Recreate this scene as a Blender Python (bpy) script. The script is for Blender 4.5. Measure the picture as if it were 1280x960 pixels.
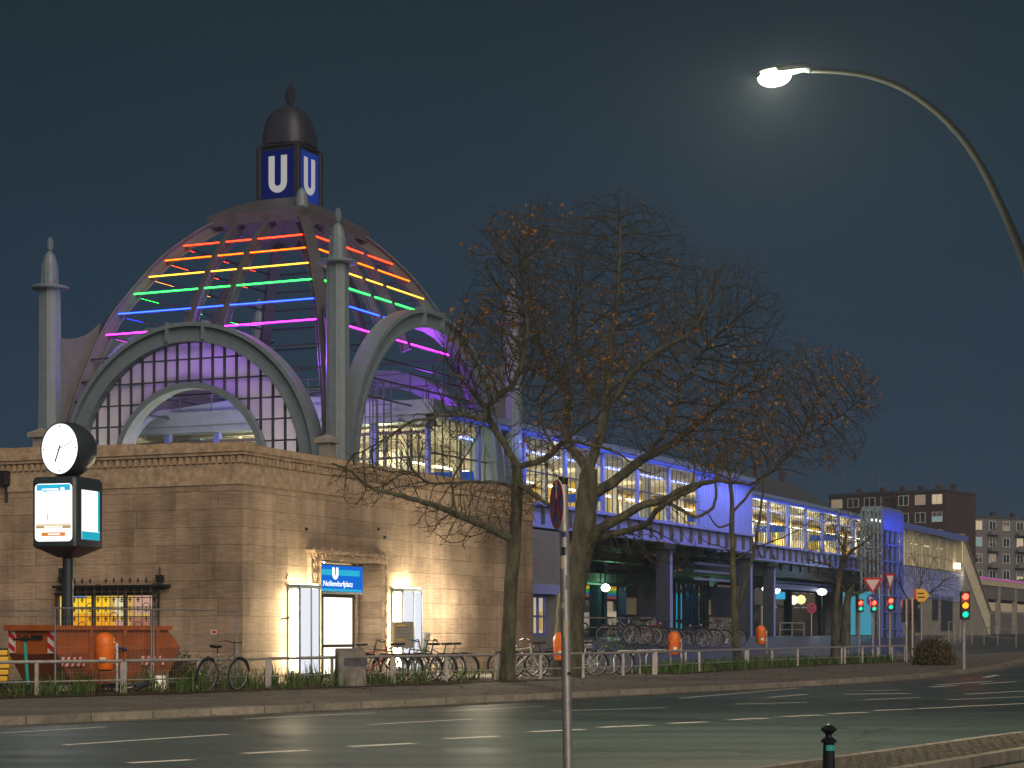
import bpy, math, random
import numpy as np
from mathutils import Vector, Matrix
R = math.radians
for o in list(bpy.data.objects): bpy.data.objects.remove(o)
SC = bpy.context.scene
COL = SC.collection
rnd = random.Random(7)

# ------------------------------------------------------------------ camera, sky, sun, exposure
F, YH, EZ = 2450.0, 790.0, 1.37            # focal length in photo pixels, horizon row, eye height
cam = bpy.data.objects.new('camera', bpy.data.cameras.new('camera'))
COL.objects.link(cam); SC.camera = cam
cam.location = (0, 0, EZ); cam.rotation_euler = (R(90), 0, 0)
cam.data.sensor_width = 36; cam.data.lens = 36 * F / 1280
cam.data.shift_y = (YH - 480) / 1280
cam.data.clip_start = 0.5; cam.data.clip_end = 3000
W = bpy.data.worlds.new('World'); SC.world = W; W.use_nodes = True
nt = W.node_tree; bg = nt.nodes['Background']
sky = nt.nodes.new('ShaderNodeTexSky'); sky.sky_type = 'NISHITA'; sky.sun_disc = False
sky.sun_elevation = R(1.0); sky.sun_rotation = R(180)
tc = nt.nodes.new('ShaderNodeTexCoord'); sp_ = nt.nodes.new('ShaderNodeSeparateXYZ')
nt.links.new(tc.outputs['Generated'], sp_.inputs[0])
rp = nt.nodes.new('ShaderNodeValToRGB')
rp.color_ramp.elements[0].position = 0.0; rp.color_ramp.elements[0].color = (.16, .38, .76, 1)
rp.color_ramp.elements[1].position = 0.5; rp.color_ramp.elements[1].color = (.062, .135, .19, 1)
e_ = rp.color_ramp.elements.new(.16); e_.color = (.10, .27, .52, 1)
e_ = rp.color_ramp.elements.new(.29); e_.color = (.085, .205, .32, 1)
nt.links.new(sp_.outputs['Z'], rp.inputs[0])
cl_ = nt.nodes.new('ShaderNodeTexNoise'); cl_.inputs['Scale'].default_value = 2.2; cl_.inputs['Detail'].default_value = 5
cm_ = nt.nodes.new('ShaderNodeMapping'); cm_.inputs['Scale'].default_value = (1, 1, 3.5); nt.links.new(tc.outputs['Generated'], cm_.inputs[0]); nt.links.new(cm_.outputs[0], cl_.inputs['Vector'])
cr0 = nt.nodes.new('ShaderNodeValToRGB'); cr0.color_ramp.elements[0].position = .3; cr0.color_ramp.elements[1].position = .7
cr0.color_ramp.elements[0].color = (.86, .87, .88, 1); cr0.color_ramp.elements[1].color = (1.14, 1.12, 1.10, 1); nt.links.new(cl_.outputs[0], cr0.inputs[0])
cmul = nt.nodes.new('ShaderNodeMixRGB'); cmul.blend_type = 'MULTIPLY'; cmul.inputs[0].default_value = 1
nt.links.new(rp.outputs[0], cmul.inputs[1]); nt.links.new(cr0.outputs[0], cmul.inputs[2])
mx = nt.nodes.new('ShaderNodeMixRGB'); mx.blend_type = 'MIX'; mx.inputs[0].default_value = .97
nt.links.new(sky.outputs[0], mx.inputs[1]); nt.links.new(cmul.outputs[0], mx.inputs[2])
nt.links.new(mx.outputs[0], bg.inputs[0]); bg.inputs[1].default_value = 0.105
sun = bpy.data.objects.new('sun', bpy.data.lights.new('sun', 'SUN')); COL.objects.link(sun)  # soft warm fill added, standing in for the street lighting all round
sun.data.energy = 2.3; sun.data.angle = R(55); sun.data.color = (1.0, .83, .64)
sun.rotation_euler = Vector((-.26, .78, -.54)).to_track_quat('-Z', 'Y').to_euler()
SC.view_settings.view_transform = 'Standard'; SC.view_settings.look = 'None'
SC.view_settings.exposure = 0; SC.view_settings.gamma = 1
SC.render.engine = 'CYCLES'; SC.cycles.use_denoising = True
SC.cycles.max_bounces = 6; SC.cycles.transparent_max_bounces = 24
SC.cycles.sample_clamp_indirect = 200; SC.cycles.caustics_reflective = False; SC.cycles.caustics_refractive = False

# ------------------------------------------------------------------ frames and helpers
V_ = (.4127, .9109); U_ = (-.9109, .4127)   # the station's own axes: s along the street front, t into the block
dA = 48.0
A_ = ((303 - 640) * dA / F, dA)
TH = math.atan2(V_[1], V_[0])
def S2W(s, t): return (A_[0] + V_[0]*s + U_[0]*t, A_[1] + V_[1]*s + U_[1]*t)
def W2S(x, y):
    a, b = x - A_[0], y - A_[1]
    return a*V_[0] + b*V_[1], a*U_[0] + b*U_[1]
def sp(px, t):
    r = (px-640)/F; x0 = A_[0]+U_[0]*t; y0 = A_[1]+U_[1]*t
    return (r*y0-x0)/(V_[0]-r*V_[1])
def tp(px, s):
    r = (px-640)/F; x0 = A_[0]+V_[0]*s; y0 = A_[1]+V_[1]*s
    return (r*y0-x0)/(U_[0]-r*U_[1])
def zp(py, s, t): return EZ + (YH-py)*S2W(s, t)[1]/F
def at(px, d, z=None, py=None):
    if z is None: z = 0 if py is None else EZ + (YH-py)*d/F
    return Vector(((px-640)*d/F, d, z))
def smooth(a, b, x):
    q = min(1, max(0, (x-a)/(b-a))); return q*q*(3-2*q)
def gz(x, y):
    s, t = W2S(x, y)
    k = smooth(18, 25, s)
    return .12 + k*(1.03*smooth(-4.5, 1.2, t) + .38*smooth(2, 40, t))

class MB:
    def __init__(s): s.v = []; s.f = []; s.mi = []; s.m = 0
    def add(s, vs, fs):
        n = len(s.v); s.v += [tuple(p) for p in vs]
        s.f += [tuple(n+i for i in f) for f in fs]; s.mi += [s.m]*len(fs); return s
    def box(s, x0, x1, y0, y1, z0, z1):
        return s.add([(x0,y0,z0),(x1,y0,z0),(x1,y1,z0),(x0,y1,z0),(x0,y0,z1),(x1,y0,z1),(x1,y1,z1),(x0,y1,z1)],
            [(0,3,2,1),(4,5,6,7),(0,1,5,4),(1,2,6,5),(2,3,7,6),(3,0,4,7)])
    def hexa(s, p): # 8 points, bottom ring then top ring
        return s.add(p, [(0,3,2,1),(4,5,6,7),(0,1,5,4),(1,2,6,5),(2,3,7,6),(3,0,4,7)])
    def beam(s, p0, p1, w, h, up=(0,0,1)): # rectangular bar between two points
        p0 = Vector(p0); p1 = Vector(p1); d = (p1-p0).normalized(); up = Vector(up)
        x = d.cross(up)
        if x.length < 1e-4: x = d.cross(Vector((1,0,0)))
        x.normalize(); y = x.cross(d)
        a = x*w/2; b = y*h/2
        return s.hexa([p0-a-b, p0+a-b, p0+a+b, p0-a+b, p1-a-b, p1+a-b, p1+a+b, p1-a+b])
    def tube(s, pts, r, n=8, cap=True):
        pts = [Vector(p) for p in pts]; m = len(pts)
        rs = r if isinstance(r, (list, tuple)) else [r]*m
        vs = []; prev = None
        for i, p in enumerate(pts):
            d = (pts[min(i+1, m-1)] - pts[max(i-1, 0)]).normalized()
            if prev is None:
                x = d.cross(Vector((0,0,1)))
                if x.length < .05: x = d.cross(Vector((0,1,0)))
            else:
                x = prev - d*prev.dot(d)
            x.normalize(); prev = x; y = d.cross(x)
            for k in range(n):
                a = 2*math.pi*k/n
                vs.append(p + (x*math.cos(a)+y*math.sin(a))*rs[i])
        fs = [(i*n+k, i*n+(k+1)%n, (i+1)*n+(k+1)%n, (i+1)*n+k) for i in range(m-1) for k in range(n)]
        if cap: fs += [tuple(range(n-1, -1, -1)), tuple((m-1)*n+k for k in range(n))]
        return s.add(vs, fs)
    def lathe(s, prof, c=(0,0,0), n=16, ph=0, cap=True):
        vs = []; m = len(prof)
        for r, z in prof:
            for k in range(n):
                a = 2*math.pi*k/n+ph; vs.append((c[0]+r*math.cos(a), c[1]+r*math.sin(a), c[2]+z))
        fs = [(i*n+k, i*n+(k+1)%n, (i+1)*n+(k+1)%n, (i+1)*n+k) for i in range(m-1) for k in range(n)]
        if cap: fs += [tuple(range(n-1, -1, -1)), tuple((m-1)*n+k for k in range(n))]
        return s.add(vs, fs)
    def ext(s, poly, vec): # extrude a 3D polygon
        n = len(poly); vec = Vector(vec); p = [Vector(q) for q in poly]
        vs = p + [q+vec for q in p]
        fs = [tuple(range(n-1, -1, -1)), tuple(n+i for i in range(n))]
        fs += [(i, (i+1) % n, n+(i+1) % n, n+i) for i in range(n)]
        return s.add(vs, fs)
    def strip(s, a, b, vec): # a closed band between polylines a and b, extruded by vec
        n = len(a); vec = Vector(vec)
        vs = [Vector(p) for p in a]+[Vector(p) for p in b]+[Vector(p)+vec for p in a]+[Vector(p)+vec for p in b]
        fs = []
        for i in range(n-1):
            fs += [(i, i+1, n+i+1, n+i), (2*n+i, 3*n+i, 3*n+i+1, 2*n+i+1), (i, 2*n+i, 2*n+i+1, i+1), (n+i, n+i+1, 3*n+i+1, 3*n+i)]
        fs += [(0, n, 3*n, 2*n), (n-1, 3*n-1, 4*n-1, 2*n-1)]
        return s.add(vs, fs)
    def quad(s, a, b, c, d): return s.add([a, b, c, d], [(0,1,2,3)])
    def build(s, name, mat, parent=None, smooth=False, off=None, bevel=0):
        me = bpy.data.meshes.new(name)
        vs = s.v
        if off is not None: vs = [(p[0]-off[0], p[1]-off[1], p[2]-off[2]) for p in vs]
        me.from_pydata(vs, [], s.f); me.validate(clean_customdata=False)
        for m_ in (mat if isinstance(mat, (list, tuple)) else [mat]): me.materials.append(m_)
        if max(s.mi, default=0) > 0 and len(me.polygons) == len(s.mi): me.polygons.foreach_set('material_index', s.mi)
        uv = me.uv_layers.new(name='UVMap'); data = np.zeros(len(me.loops)*2, 'f')
        if len(me.polygons) < 60000:
            for p in me.polygons:
                n = p.normal; ax = max(range(3), key=lambda i: abs(n[i]))
                for li in p.loop_indices:
                    c = me.vertices[me.loops[li].vertex_index].co
                    data[2*li:2*li+2] = (c.x, c.y) if ax == 2 else ((c.y, c.z) if ax == 0 else (c.x+.37, c.z))
            uv.data.foreach_set('uv', data)
        if smooth:
            me.polygons.foreach_set('use_smooth', [True]*len(me.polygons))
        me.update()
        ob = bpy.data.objects.new(name, me); COL.objects.link(ob)
        if smooth: me.set_sharp_from_angle(angle=R(40))
        if parent is not None: ob.parent = parent
        if bevel:
            b = ob.modifiers.new('bevel', 'BEVEL'); b.width = bevel; b.segments = 2; b.limit_method = 'ANGLE'; b.angle_limit = R(50)
        return ob

class Each:  # every box or beam becomes a part of its own
    def __init__(s, name, mat, parent): s.a = (name, mat, parent)
    def box(s, *q): return MB().box(*q).build(*s.a)
    def beam(s, *q): return MB().beam(*q).build(*s.a)
def tag(o, label, cat, group=None):
    o['label'] = label; o['category'] = cat
    if group: o['group'] = group
    return o
def thing(name, label, cat, loc=(0,0,0), rz=0, group=None):
    o = bpy.data.objects.new(name, None); COL.objects.link(o)
    o.location = loc; o.rotation_euler = (0, 0, rz); o.empty_display_size = .2
    return tag(o, label, cat, group)
def sthing(name, label, cat, group=None, z=0):  # a thing modelled in the station's own axes
    return thing(name, label, cat, (A_[0], A_[1], z), TH, group)
def kind(o, k): o['kind'] = k; return o
def copy_tree(o, parent=None):
    c = o.copy(); COL.objects.link(c)
    if parent is not None: c.parent = parent
    for ch in list(o.children): copy_tree(ch, c)
    return c
def light(name, loc, energy, col, parent=None, typ='POINT', size=.1, size_y=None, direc=None, spread=None):
    l = bpy.data.lights.new(name, typ); o = bpy.data.objects.new(name, l); COL.objects.link(o)
    l.energy = energy; l.color = col; o.location = loc
    if typ == 'AREA':
        l.shape = 'RECTANGLE'; l.size = size; l.size_y = size_y or size
        if spread: l.spread = R(spread)
    elif typ == 'SPOT':
        l.shadow_soft_size = size; l.spot_size = R(spread or 90); l.spot_blend = .6
    else: l.shadow_soft_size = size
    if direc is not None: o.rotation_euler = Vector(direc).to_track_quat('-Z', 'Y').to_euler()
    if parent is not None: o.parent = parent
    return o

# ------------------------------------------------------------------ materials
def mat(name, col, rough=.6, metal=0, var=.0, scale=3., bump=0, bscale=40., col2=None, stretch=None, spec=.5):
    m = bpy.data.materials.new(name); m.use_nodes = True; n = m.node_tree; b = n.nodes['Principled BSDF']
    b.inputs['Base Color'].default_value = (*col, 1); b.inputs['Roughness'].default_value = rough
    b.inputs['Metallic'].default_value = metal; b.inputs['Specular IOR Level'].default_value = spec
    if var or col2 or bump:
        t = n.nodes.new('ShaderNodeTexCoord'); mp = n.nodes.new('ShaderNodeMapping')
        n.links.new(t.outputs['Object'], mp.inputs[0])
        if stretch: mp.inputs['Scale'].default_value = stretch
    if var or col2:
        ns = n.nodes.new('ShaderNodeTexNoise'); ns.inputs['Scale'].default_value = scale; ns.inputs['Detail'].default_value = 8
        ns.inputs['Roughness'].default_value = .65
        n.links.new(mp.outputs[0], ns.inputs['Vector'])
        r = n.nodes.new('ShaderNodeValToRGB'); r.color_ramp.elements[0].position = .32; r.color_ramp.elements[1].position = .68
        c2 = col2 or tuple(min(1, c*(1+var)) for c in col); c1 = col if col2 else tuple(c*(1-var) for c in col)
        r.color_ramp.elements[0].color = (*c1, 1); r.color_ramp.elements[1].color = (*c2, 1)
        n.links.new(ns.outputs[0], r.inputs[0]); n.links.new(r.outputs[0], b.inputs['Base Color'])
    if bump:
        nb = n.nodes.new('ShaderNodeTexNoise'); nb.inputs['Scale'].default_value = bscale; nb.inputs['Detail'].default_value = 6
        n.links.new(mp.outputs[0], nb.inputs['Vector'])
        bp = n.nodes.new('ShaderNodeBump'); bp.inputs['Strength'].default_value = bump; bp.inputs['Distance'].default_value = .03
        n.links.new(nb.outputs[0], bp.inputs['Height']); n.links.new(bp.outputs[0], b.inputs['Normal'])
    return m
def em(name, col, st):
    m = bpy.data.materials.new(name); m.use_nodes = True; n = m.node_tree
    for x in list(n.nodes): n.nodes.remove(x)
    o = n.nodes.new('ShaderNodeOutputMaterial'); e = n.nodes.new('ShaderNodeEmission')
    e.inputs[0].default_value = (*col, 1); e.inputs[1].default_value = st
    n.links.new(e.outputs[0], o.inputs[0]); return m
def glass(name, tint=(.80,.87,.9), gl=.06):
    m = bpy.data.materials.new(name); m.use_nodes = True; n = m.node_tree
    for x in list(n.nodes): n.nodes.remove(x)
    o = n.nodes.new('ShaderNodeOutputMaterial'); t = n.nodes.new('ShaderNodeBsdfTransparent'); g = n.nodes.new('ShaderNodeBsdfGlossy')
    t.inputs[0].default_value = (*tint, 1); g.inputs['Roughness'].default_value = .08; g.inputs[0].default_value = (.7,.8,.9,1)
    mxx = n.nodes.new('ShaderNodeMixShader'); mxx.inputs[0].default_value = gl
    n.links.new(t.outputs[0], mxx.inputs[1]); n.links.new(g.outputs[0], mxx.inputs[2]); n.links.new(mxx.outputs[0], o.inputs[0]); return m
def milk(name, col, trans=.6):
    m = bpy.data.materials.new(name); m.use_nodes = True; n = m.node_tree
    for x in list(n.nodes): n.nodes.remove(x)
    o = n.nodes.new('ShaderNodeOutputMaterial'); t = n.nodes.new('ShaderNodeBsdfTranslucent'); g = n.nodes.new('ShaderNodeBsdfDiffuse')
    t.inputs[0].default_value = (*col, 1); g.inputs[0].default_value = (*col, 1)
    mxx = n.nodes.new('ShaderNodeMixShader'); mxx.inputs[0].default_value = trans
    n.links.new(g.outputs[0], mxx.inputs[1]); n.links.new(t.outputs[0], mxx.inputs[2]); n.links.new(mxx.outputs[0], o.inputs[0]); return m
def blocks(name, c1, c2, mortar, bw, bh, ms=.012, streak=(1.2, 1.2, 16), rough=.85, bump=.5, stain=.5):
    m = bpy.data.materials.new(name); m.use_nodes = True; n = m.node_tree; b = n.nodes['Principled BSDF']
    b.inputs['Roughness'].default_value = rough; b.inputs['Specular IOR Level'].default_value = .25
    u = n.nodes.new('ShaderNodeUVMap'); br = n.nodes.new('ShaderNodeTexBrick')
    br.inputs['Scale'].default_value = 1; br.inputs['Mortar Size'].default_value = ms; br.inputs['Mortar Smooth'].default_value = .4
    br.inputs['Brick Width'].default_value = bw; br.inputs['Row Height'].default_value = bh; br.offset = .43; br.squash = 1.25; br.squash_frequency = 3
    br.inputs['Color1'].default_value = (*c1, 1); br.inputs['Color2'].default_value = (*c2, 1); br.inputs['Mortar'].default_value = (*mortar, 1)
    br.inputs['Bias'].default_value = -.1
    n.links.new(u.outputs[0], br.inputs['Vector'])
    t = n.nodes.new('ShaderNodeTexCoord'); mp = n.nodes.new('ShaderNodeMapping'); mp.inputs['Scale'].default_value = streak
    n.links.new(t.outputs['Object'], mp.inputs[0])
    ns = n.nodes.new('ShaderNodeTexNoise'); ns.inputs['Scale'].default_value = 1.6; ns.inputs['Detail'].default_value = 10; ns.inputs['Roughness'].default_value = .75
    n.links.new(mp.outputs[0], ns.inputs['Vector'])
    n2 = n.nodes.new('ShaderNodeTexNoise'); n2.inputs['Scale'].default_value = .55; n2.inputs['Detail'].default_value = 6
    n.links.new(t.outputs['Object'], n2.inputs['Vector'])
    def ramp(a, b_, lo, hi):
        r = n.nodes.new('ShaderNodeValToRGB'); r.color_ramp.elements[0].position = a; r.color_ramp.elements[1].position = b_
        r.color_ramp.elements[0].color = (lo, lo, lo, 1); r.color_ramp.elements[1].color = (hi, hi, hi, 1); return r
    r1 = ramp(.3, .7, .50, 1.32); r2 = ramp(.35, .65, 1-stain*.5, 1.12)
    n.links.new(ns.outputs[0], r1.inputs[0]); n.links.new(n2.outputs[0], r2.inputs[0])
    m1 = n.nodes.new('ShaderNodeMixRGB'); m1.blend_type = 'MULTIPLY'; m1.inputs[0].default_value = .8
    n.links.new(br.outputs['Color'], m1.inputs[1]); n.links.new(r1.outputs[0], m1.inputs[2])
    m2 = n.nodes.new('ShaderNodeMixRGB'); m2.blend_type = 'MULTIPLY'; m2.inputs[0].default_value = 1
    n.links.new(m1.outputs[0], m2.inputs[1]); n.links.new(r2.outputs[0], m2.inputs[2])
    mp3 = n.nodes.new('ShaderNodeMapping'); mp3.inputs['Scale'].default_value = (2.6, 2.6, .16); n.links.new(t.outputs['Object'], mp3.inputs[0])
    n3 = n.nodes.new('ShaderNodeTexNoise'); n3.inputs['Scale'].default_value = 1.0; n3.inputs['Detail'].default_value = 7; n3.inputs['Roughness'].default_value = .7; n.links.new(mp3.outputs[0], n3.inputs['Vector'])
    r3 = ramp(.36, .58, 1-stain*.30, 1.03); n.links.new(n3.outputs[0], r3.inputs[0])
    m3_ = n.nodes.new('ShaderNodeMixRGB'); m3_.blend_type = 'MULTIPLY'; m3_.inputs[0].default_value = 1
    n.links.new(m2.outputs[0], m3_.inputs[1]); n.links.new(r3.outputs[0], m3_.inputs[2])
    n.links.new(m3_.outputs[0], b.inputs['Base Color'])
    ad = n.nodes.new('ShaderNodeMath'); ad.operation = 'MULTIPLY_ADD'; ad.inputs[1].default_value = -1.2
    n.links.new(br.outputs['Fac'], ad.inputs[0]); n.links.new(ns.outputs[0], ad.inputs[2])
    bp = n.nodes.new('ShaderNodeBump'); bp.inputs['Strength'].default_value = bump; bp.inputs['Distance'].default_value = .03
    n.links.new(ad.outputs[0], bp.inputs['Height']); n.links.new(bp.outputs[0], b.inputs['Normal'])
    return m

M = {}
M['stone'] = blocks('shell_limestone', (.48,.36,.265), (.345,.255,.188), (.21,.15,.105), 1.25, .44, ms=.008, bump=.5, stain=.8)
M['trim'] = mat('stone_trim', (.38,.285,.205), .85, var=.35, scale=5, bump=.4, bscale=25, spec=.25)
M['concrete'] = mat('concrete', (.26,.25,.235), .85, var=.25, scale=2, bump=.2, spec=.25)
M['plaster'] = mat('grey_plaster', (.2,.195,.19), .9, var=.12, scale=2, bump=.1, spec=.2)
M['steel'] = mat('grey_painted_steel', (.15,.195,.24), .45, var=.12, scale=4)
M['steel_dark'] = mat('dark_painted_steel', (.04,.046,.062), .5, var=.2, scale=3)
M['rib'] = mat('brown_grey_rib_paint', (.075,.076,.09), .5, var=.2, scale=3)
M['copper'] = mat('weathered_dark_sheet', (.026,.029,.05), .5, var=.25, scale=3)
M['blue'] = mat('deep_blue_enamel', (.02,.028,.16), .35)
M['white'] = mat('white_enamel', (.75,.75,.76), .4, var=.04)
M['milk'] = milk('milky_glass', (.50,.50,.54), .78)
M['glass'] = glass('window_glass')
M['lilac'] = mat('lilac_blue_panel', (.24,.29,.68), .5, var=.06, scale=1.2)
M['bluesteel'] = mat('blue_steel', (.12,.16,.5), .4, var=.1)
M['darkrib'] = mat('dark_brown_steel', (.075,.065,.06), .6, var=.2)
M['black'] = mat('black_paint', (.015,.016,.018), .4)
M['anthracite'] = mat('anthracite_paint', (.028,.038,.048), .35, var=.15)
M['galv'] = mat('galvanised_steel', (.45,.45,.46), .42, .7, var=.22, scale=9)
M['rail'] = mat('worn_galvanised_rail', (.36,.34,.34), .55, .35, var=.3, scale=7)
M['orange'] = mat('orange_plastic', (.72,.15,.012), .45, var=.14, scale=6)
M['skip'] = mat('rusty_orange_paint', (.50,.13,.02), .6, col2=(.32,.075,.02), scale=2.2, bump=.2, bscale=12)
M['skip2'] = mat('darker_lower_plate', (.20,.055,.022), .75, col2=(.33,.09,.02), scale=3, bump=.3, bscale=12)  # darker, browner tone for the sloping lower part
M['red'] = mat('signal_red', (.55,.02,.025), .4)
M['whitep'] = mat('white_paint', (.72,.72,.7), .5, var=.08)
M['bark'] = mat('plane_bark', (.022,.024,.018), .9, col2=(.125,.118,.082), scale=5, bump=1.0, bscale=16, stretch=(1,1,.35), spec=.2)
M['twig'] = mat('twig_bark', (.042,.037,.028), .9, var=.3, scale=2, spec=.2)
M['twig2'] = mat('pale_twig_bark', (.10,.085,.05), .9, var=.3, scale=2, spec=.2)
M['leaf'] = mat('brown_leaf', (.11,.05,.016), .7, col2=(.30,.16,.045), scale=1.5, spec=.2)
M['grass'] = mat('green_blades', (.035,.085,.02), .6, col2=(.075,.13,.03), scale=2, spec=.3)
M['dryplant'] = mat('dry_stalks', (.13,.075,.035), .8, col2=(.06,.05,.02), scale=4, spec=.2)
M['soil'] = mat('bed_soil', (.05,.037,.028), .95, var=.45, scale=6, bump=.8, bscale=18, spec=.15)
M['rubber'] = mat('tyre_rubber', (.012,.012,.013), .75)
M['yellow'] = mat('yellow_paint', (.75,.45,.03), .45, var=.08)
M['teal'] = mat('teal_paint', (.03,.35,.33), .4)
M['brick'] = blocks('red_brick', (.075,.03,.028), (.06,.024,.022), (.05,.038,.036), .25, .075, .01, streak=(2,2,2), stain=.3, bump=.2)
M['roof'] = mat('slate_roof', (.05,.055,.065), .6, var=.25, scale=3)
M['facade'] = mat('beige_facade', (.5,.44,.33), .85, var=.1, scale=1, spec=.2)
M['facade2'] = mat('grey_facade', (.15,.145,.155), .85, var=.12, scale=1, spec=.2)
M['pane'] = mat('dark_window_pane', (.02,.024,.03), .12)
M['lit'] = em('lit_window', (1,.78,.5), .62)
M['litdim'] = em('dim_lit_window', (1,.72,.45), .28)
M['litcool'] = em('cool_lit_window', (.5,.75,.8), .4)
M['tubelamp'] = em('fluorescent_tube', (1,.86,.58), 9)
M['signwhite'] = em('sign_lit_white', (.95,.97,1), 1.6)
M['signblue'] = em('sign_lit_blue', (.008,.16,.72), .95)
M['signcyan'] = em('sign_lit_cyan', (.03,.52,.78), .9)

# ------------------------------------------------------------------ ground, roads, kerbs
def road_mat():
    m = mat('asphalt', (.05,.05,.048), .5, var=.0)
    n = m.node_tree; b = n.nodes['Principled BSDF']
    t = n.nodes.new('ShaderNodeTexCoord')
    mp = n.nodes.new('ShaderNodeMapping'); mp.inputs['Rotation'].default_value = (0, 0, R(-52)); mp.inputs['Scale'].default_value = (.12, 1.1, 1)
    n.links.new(t.outputs['Object'], mp.inputs[0])
    big = n.nodes.new('ShaderNodeTexNoise'); big.inputs['Scale'].default_value = 1.0; big.inputs['Detail'].default_value = 7; n.links.new(mp.outputs[0], big.inputs['Vector'])
    fine = n.nodes.new('ShaderNodeTexNoise'); fine.inputs['Scale'].default_value = 60; fine.inputs['Detail'].default_value = 3; n.links.new(t.outputs['Object'], fine.inputs['Vector'])
    ad = n.nodes.new('ShaderNodeMath'); ad.operation = 'MULTIPLY_ADD'; ad.inputs[1].default_value = .6; ad.inputs[2].default_value = .2
    n.links.new(big.outputs[0], ad.inputs[0])
    a2 = n.nodes.new('ShaderNodeMath'); a2.operation = 'MULTIPLY_ADD'; a2.inputs[1].default_value = .35; n.links.new(fine.outputs[0], a2.inputs[0]); n.links.new(ad.outputs[0], a2.inputs[2])
    r = n.nodes.new('ShaderNodeValToRGB'); r.color_ramp.elements[0].position = .45; r.color_ramp.elements[1].position = .9
    r.color_ramp.elements[0].color = (.026,.045,.044, 1); r.color_ramp.elements[1].color = (.066,.104,.102, 1)
    n.links.new(a2.outputs[0], r.inputs[0]); vo = n.nodes.new('ShaderNodeTexVoronoi'); vo.feature = 'DISTANCE_TO_EDGE'; vo.inputs['Scale'].default_value = .16
    wv = n.nodes.new('ShaderNodeTexNoise'); wv.inputs['Scale'].default_value = .9; wv.inputs['Detail'].default_value = 6; n.links.new(t.outputs['Object'], wv.inputs['Vector'])
    wm = n.nodes.new('ShaderNodeVectorMath'); wm.operation = 'MULTIPLY_ADD'; wm.inputs[1].default_value = (1.6,1.6,0); n.links.new(wv.outputs['Color'], wm.inputs[0]); n.links.new(t.outputs['Object'], wm.inputs[2]); n.links.new(wm.outputs[0], vo.inputs['Vector'])
    cr = n.nodes.new('ShaderNodeValToRGB'); cr.color_ramp.elements[0].position = .002; cr.color_ramp.elements[1].position = .007; cr.color_ramp.elements[0].color = (.45,.45,.45,1); n.links.new(vo.outputs['Distance'], cr.inputs[0])
    pv = n.nodes.new('ShaderNodeTexVoronoi'); pv.inputs['Scale'].default_value = .22; pv.distance = 'CHEBYCHEV'; n.links.new(mp.outputs[0], pv.inputs['Vector'])
    pr_ = n.nodes.new('ShaderNodeValToRGB'); pr_.color_ramp.interpolation = 'CONSTANT'; pr_.color_ramp.elements[0].color = (1,1,1,1); pr_.color_ramp.elements[1].position = .78; pr_.color_ramp.elements[1].color = (.72,.72,.72,1)
    sx = n.nodes.new('ShaderNodeSeparateXYZ'); n.links.new(pv.outputs['Color'], sx.inputs[0]); n.links.new(sx.outputs[0], pr_.inputs[0])
    k1 = n.nodes.new('ShaderNodeMixRGB'); k1.blend_type = 'MULTIPLY'; k1.inputs[0].default_value = 1; n.links.new(r.outputs[0], k1.inputs[1]); n.links.new(cr.outputs[0], k1.inputs[2])
    k2 = n.nodes.new('ShaderNodeMixRGB'); k2.blend_type = 'MULTIPLY'; k2.inputs[0].default_value = 1; n.links.new(k1.outputs[0], k2.inputs[1]); n.links.new(pr_.outputs[0], k2.inputs[2])
    n.links.new(k2.outputs[0], b.inputs['Base Color'])
    r2 = n.nodes.new('ShaderNodeValToRGB'); r2.color_ramp.elements[0].color = (.40,.40,.40,1); r2.color_ramp.elements[1].color = (.60,.60,.60,1)
    r2.color_ramp.elements[0].position = .3; r2.color_ramp.elements[1].position = .7
    n.links.new(big.outputs[0], r2.inputs[0]); n.links.new(r2.outputs[0], b.inputs['Roughness'])
    bp = n.nodes.new('ShaderNodeBump'); bp.inputs['Strength'].default_value = .25; bp.inputs['Distance'].default_value = .01
    n.links.new(fine.outputs[0], bp.inputs['Height']); n.links.new(bp.outputs[0], b.inputs['Normal'])
    return m
M['road'] = road_mat()
M['paving'] = blocks('pavement_slabs', (.15,.14,.125), (.12,.112,.10), (.06,.055,.05), .5, .5, .012, streak=(3,3,3), stain=.4, bump=.25)
M['cobble'] = blocks('small_cobbles', (.17,.16,.13), (.09,.085,.07), (.03,.03,.026), .10, .10, .02, streak=(6,6,6), stain=.4, bump=.9)
M['kerb'] = blocks('kerb_stone', (.26,.24,.21), (.2,.185,.165), (.05,.05,.045), 1.0, 2.0, .012, streak=(4,4,4), bump=.3)
M['paint'] = mat('road_paint', (.80,.80,.76), .6, col2=(.42,.42,.40), scale=7)
M['asph2'] = mat('far_asphalt', (.055,.056,.056), .42, var=.3, scale=.6)

kind(MB().quad((-600,-120,0),(900,-120,0),(900,1500,0),(-600,1500,0)).build('road', M['road']), 'structure')
KP = [(-34,-8),(-20,11.5),(-7.5,28.7),(-4.2,32.9),(0,38.8),(1.67,41.3),(3.9,44.4),(7.3,49.2),(12.7,58.9),(19.3,76),(24,92),(40,128),(90,240),(150,372)]
def dens(P, step):
    out = []
    for a, b in zip(P, P[1:]):
        n = max(1, int(math.hypot(b[0]-a[0], b[1]-a[1])/step))
        out += [(a[0]+(b[0]-a[0])*i/n, a[1]+(b[1]-a[1])*i/n) for i in range(n)]
    return out+[P[-1]]
def chaikin(P, n=2):
    for _ in range(n):
        Q = [P[0]]
        for a, b in zip(P, P[1:]):
            Q += [(a[0]*.75+b[0]*.25, a[1]*.75+b[1]*.25), (a[0]*.25+b[0]*.75, a[1]*.25+b[1]*.75)]
        P = Q+[P[-1]]
    return P
KD = dens(chaikin(KP), 2.5)
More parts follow.
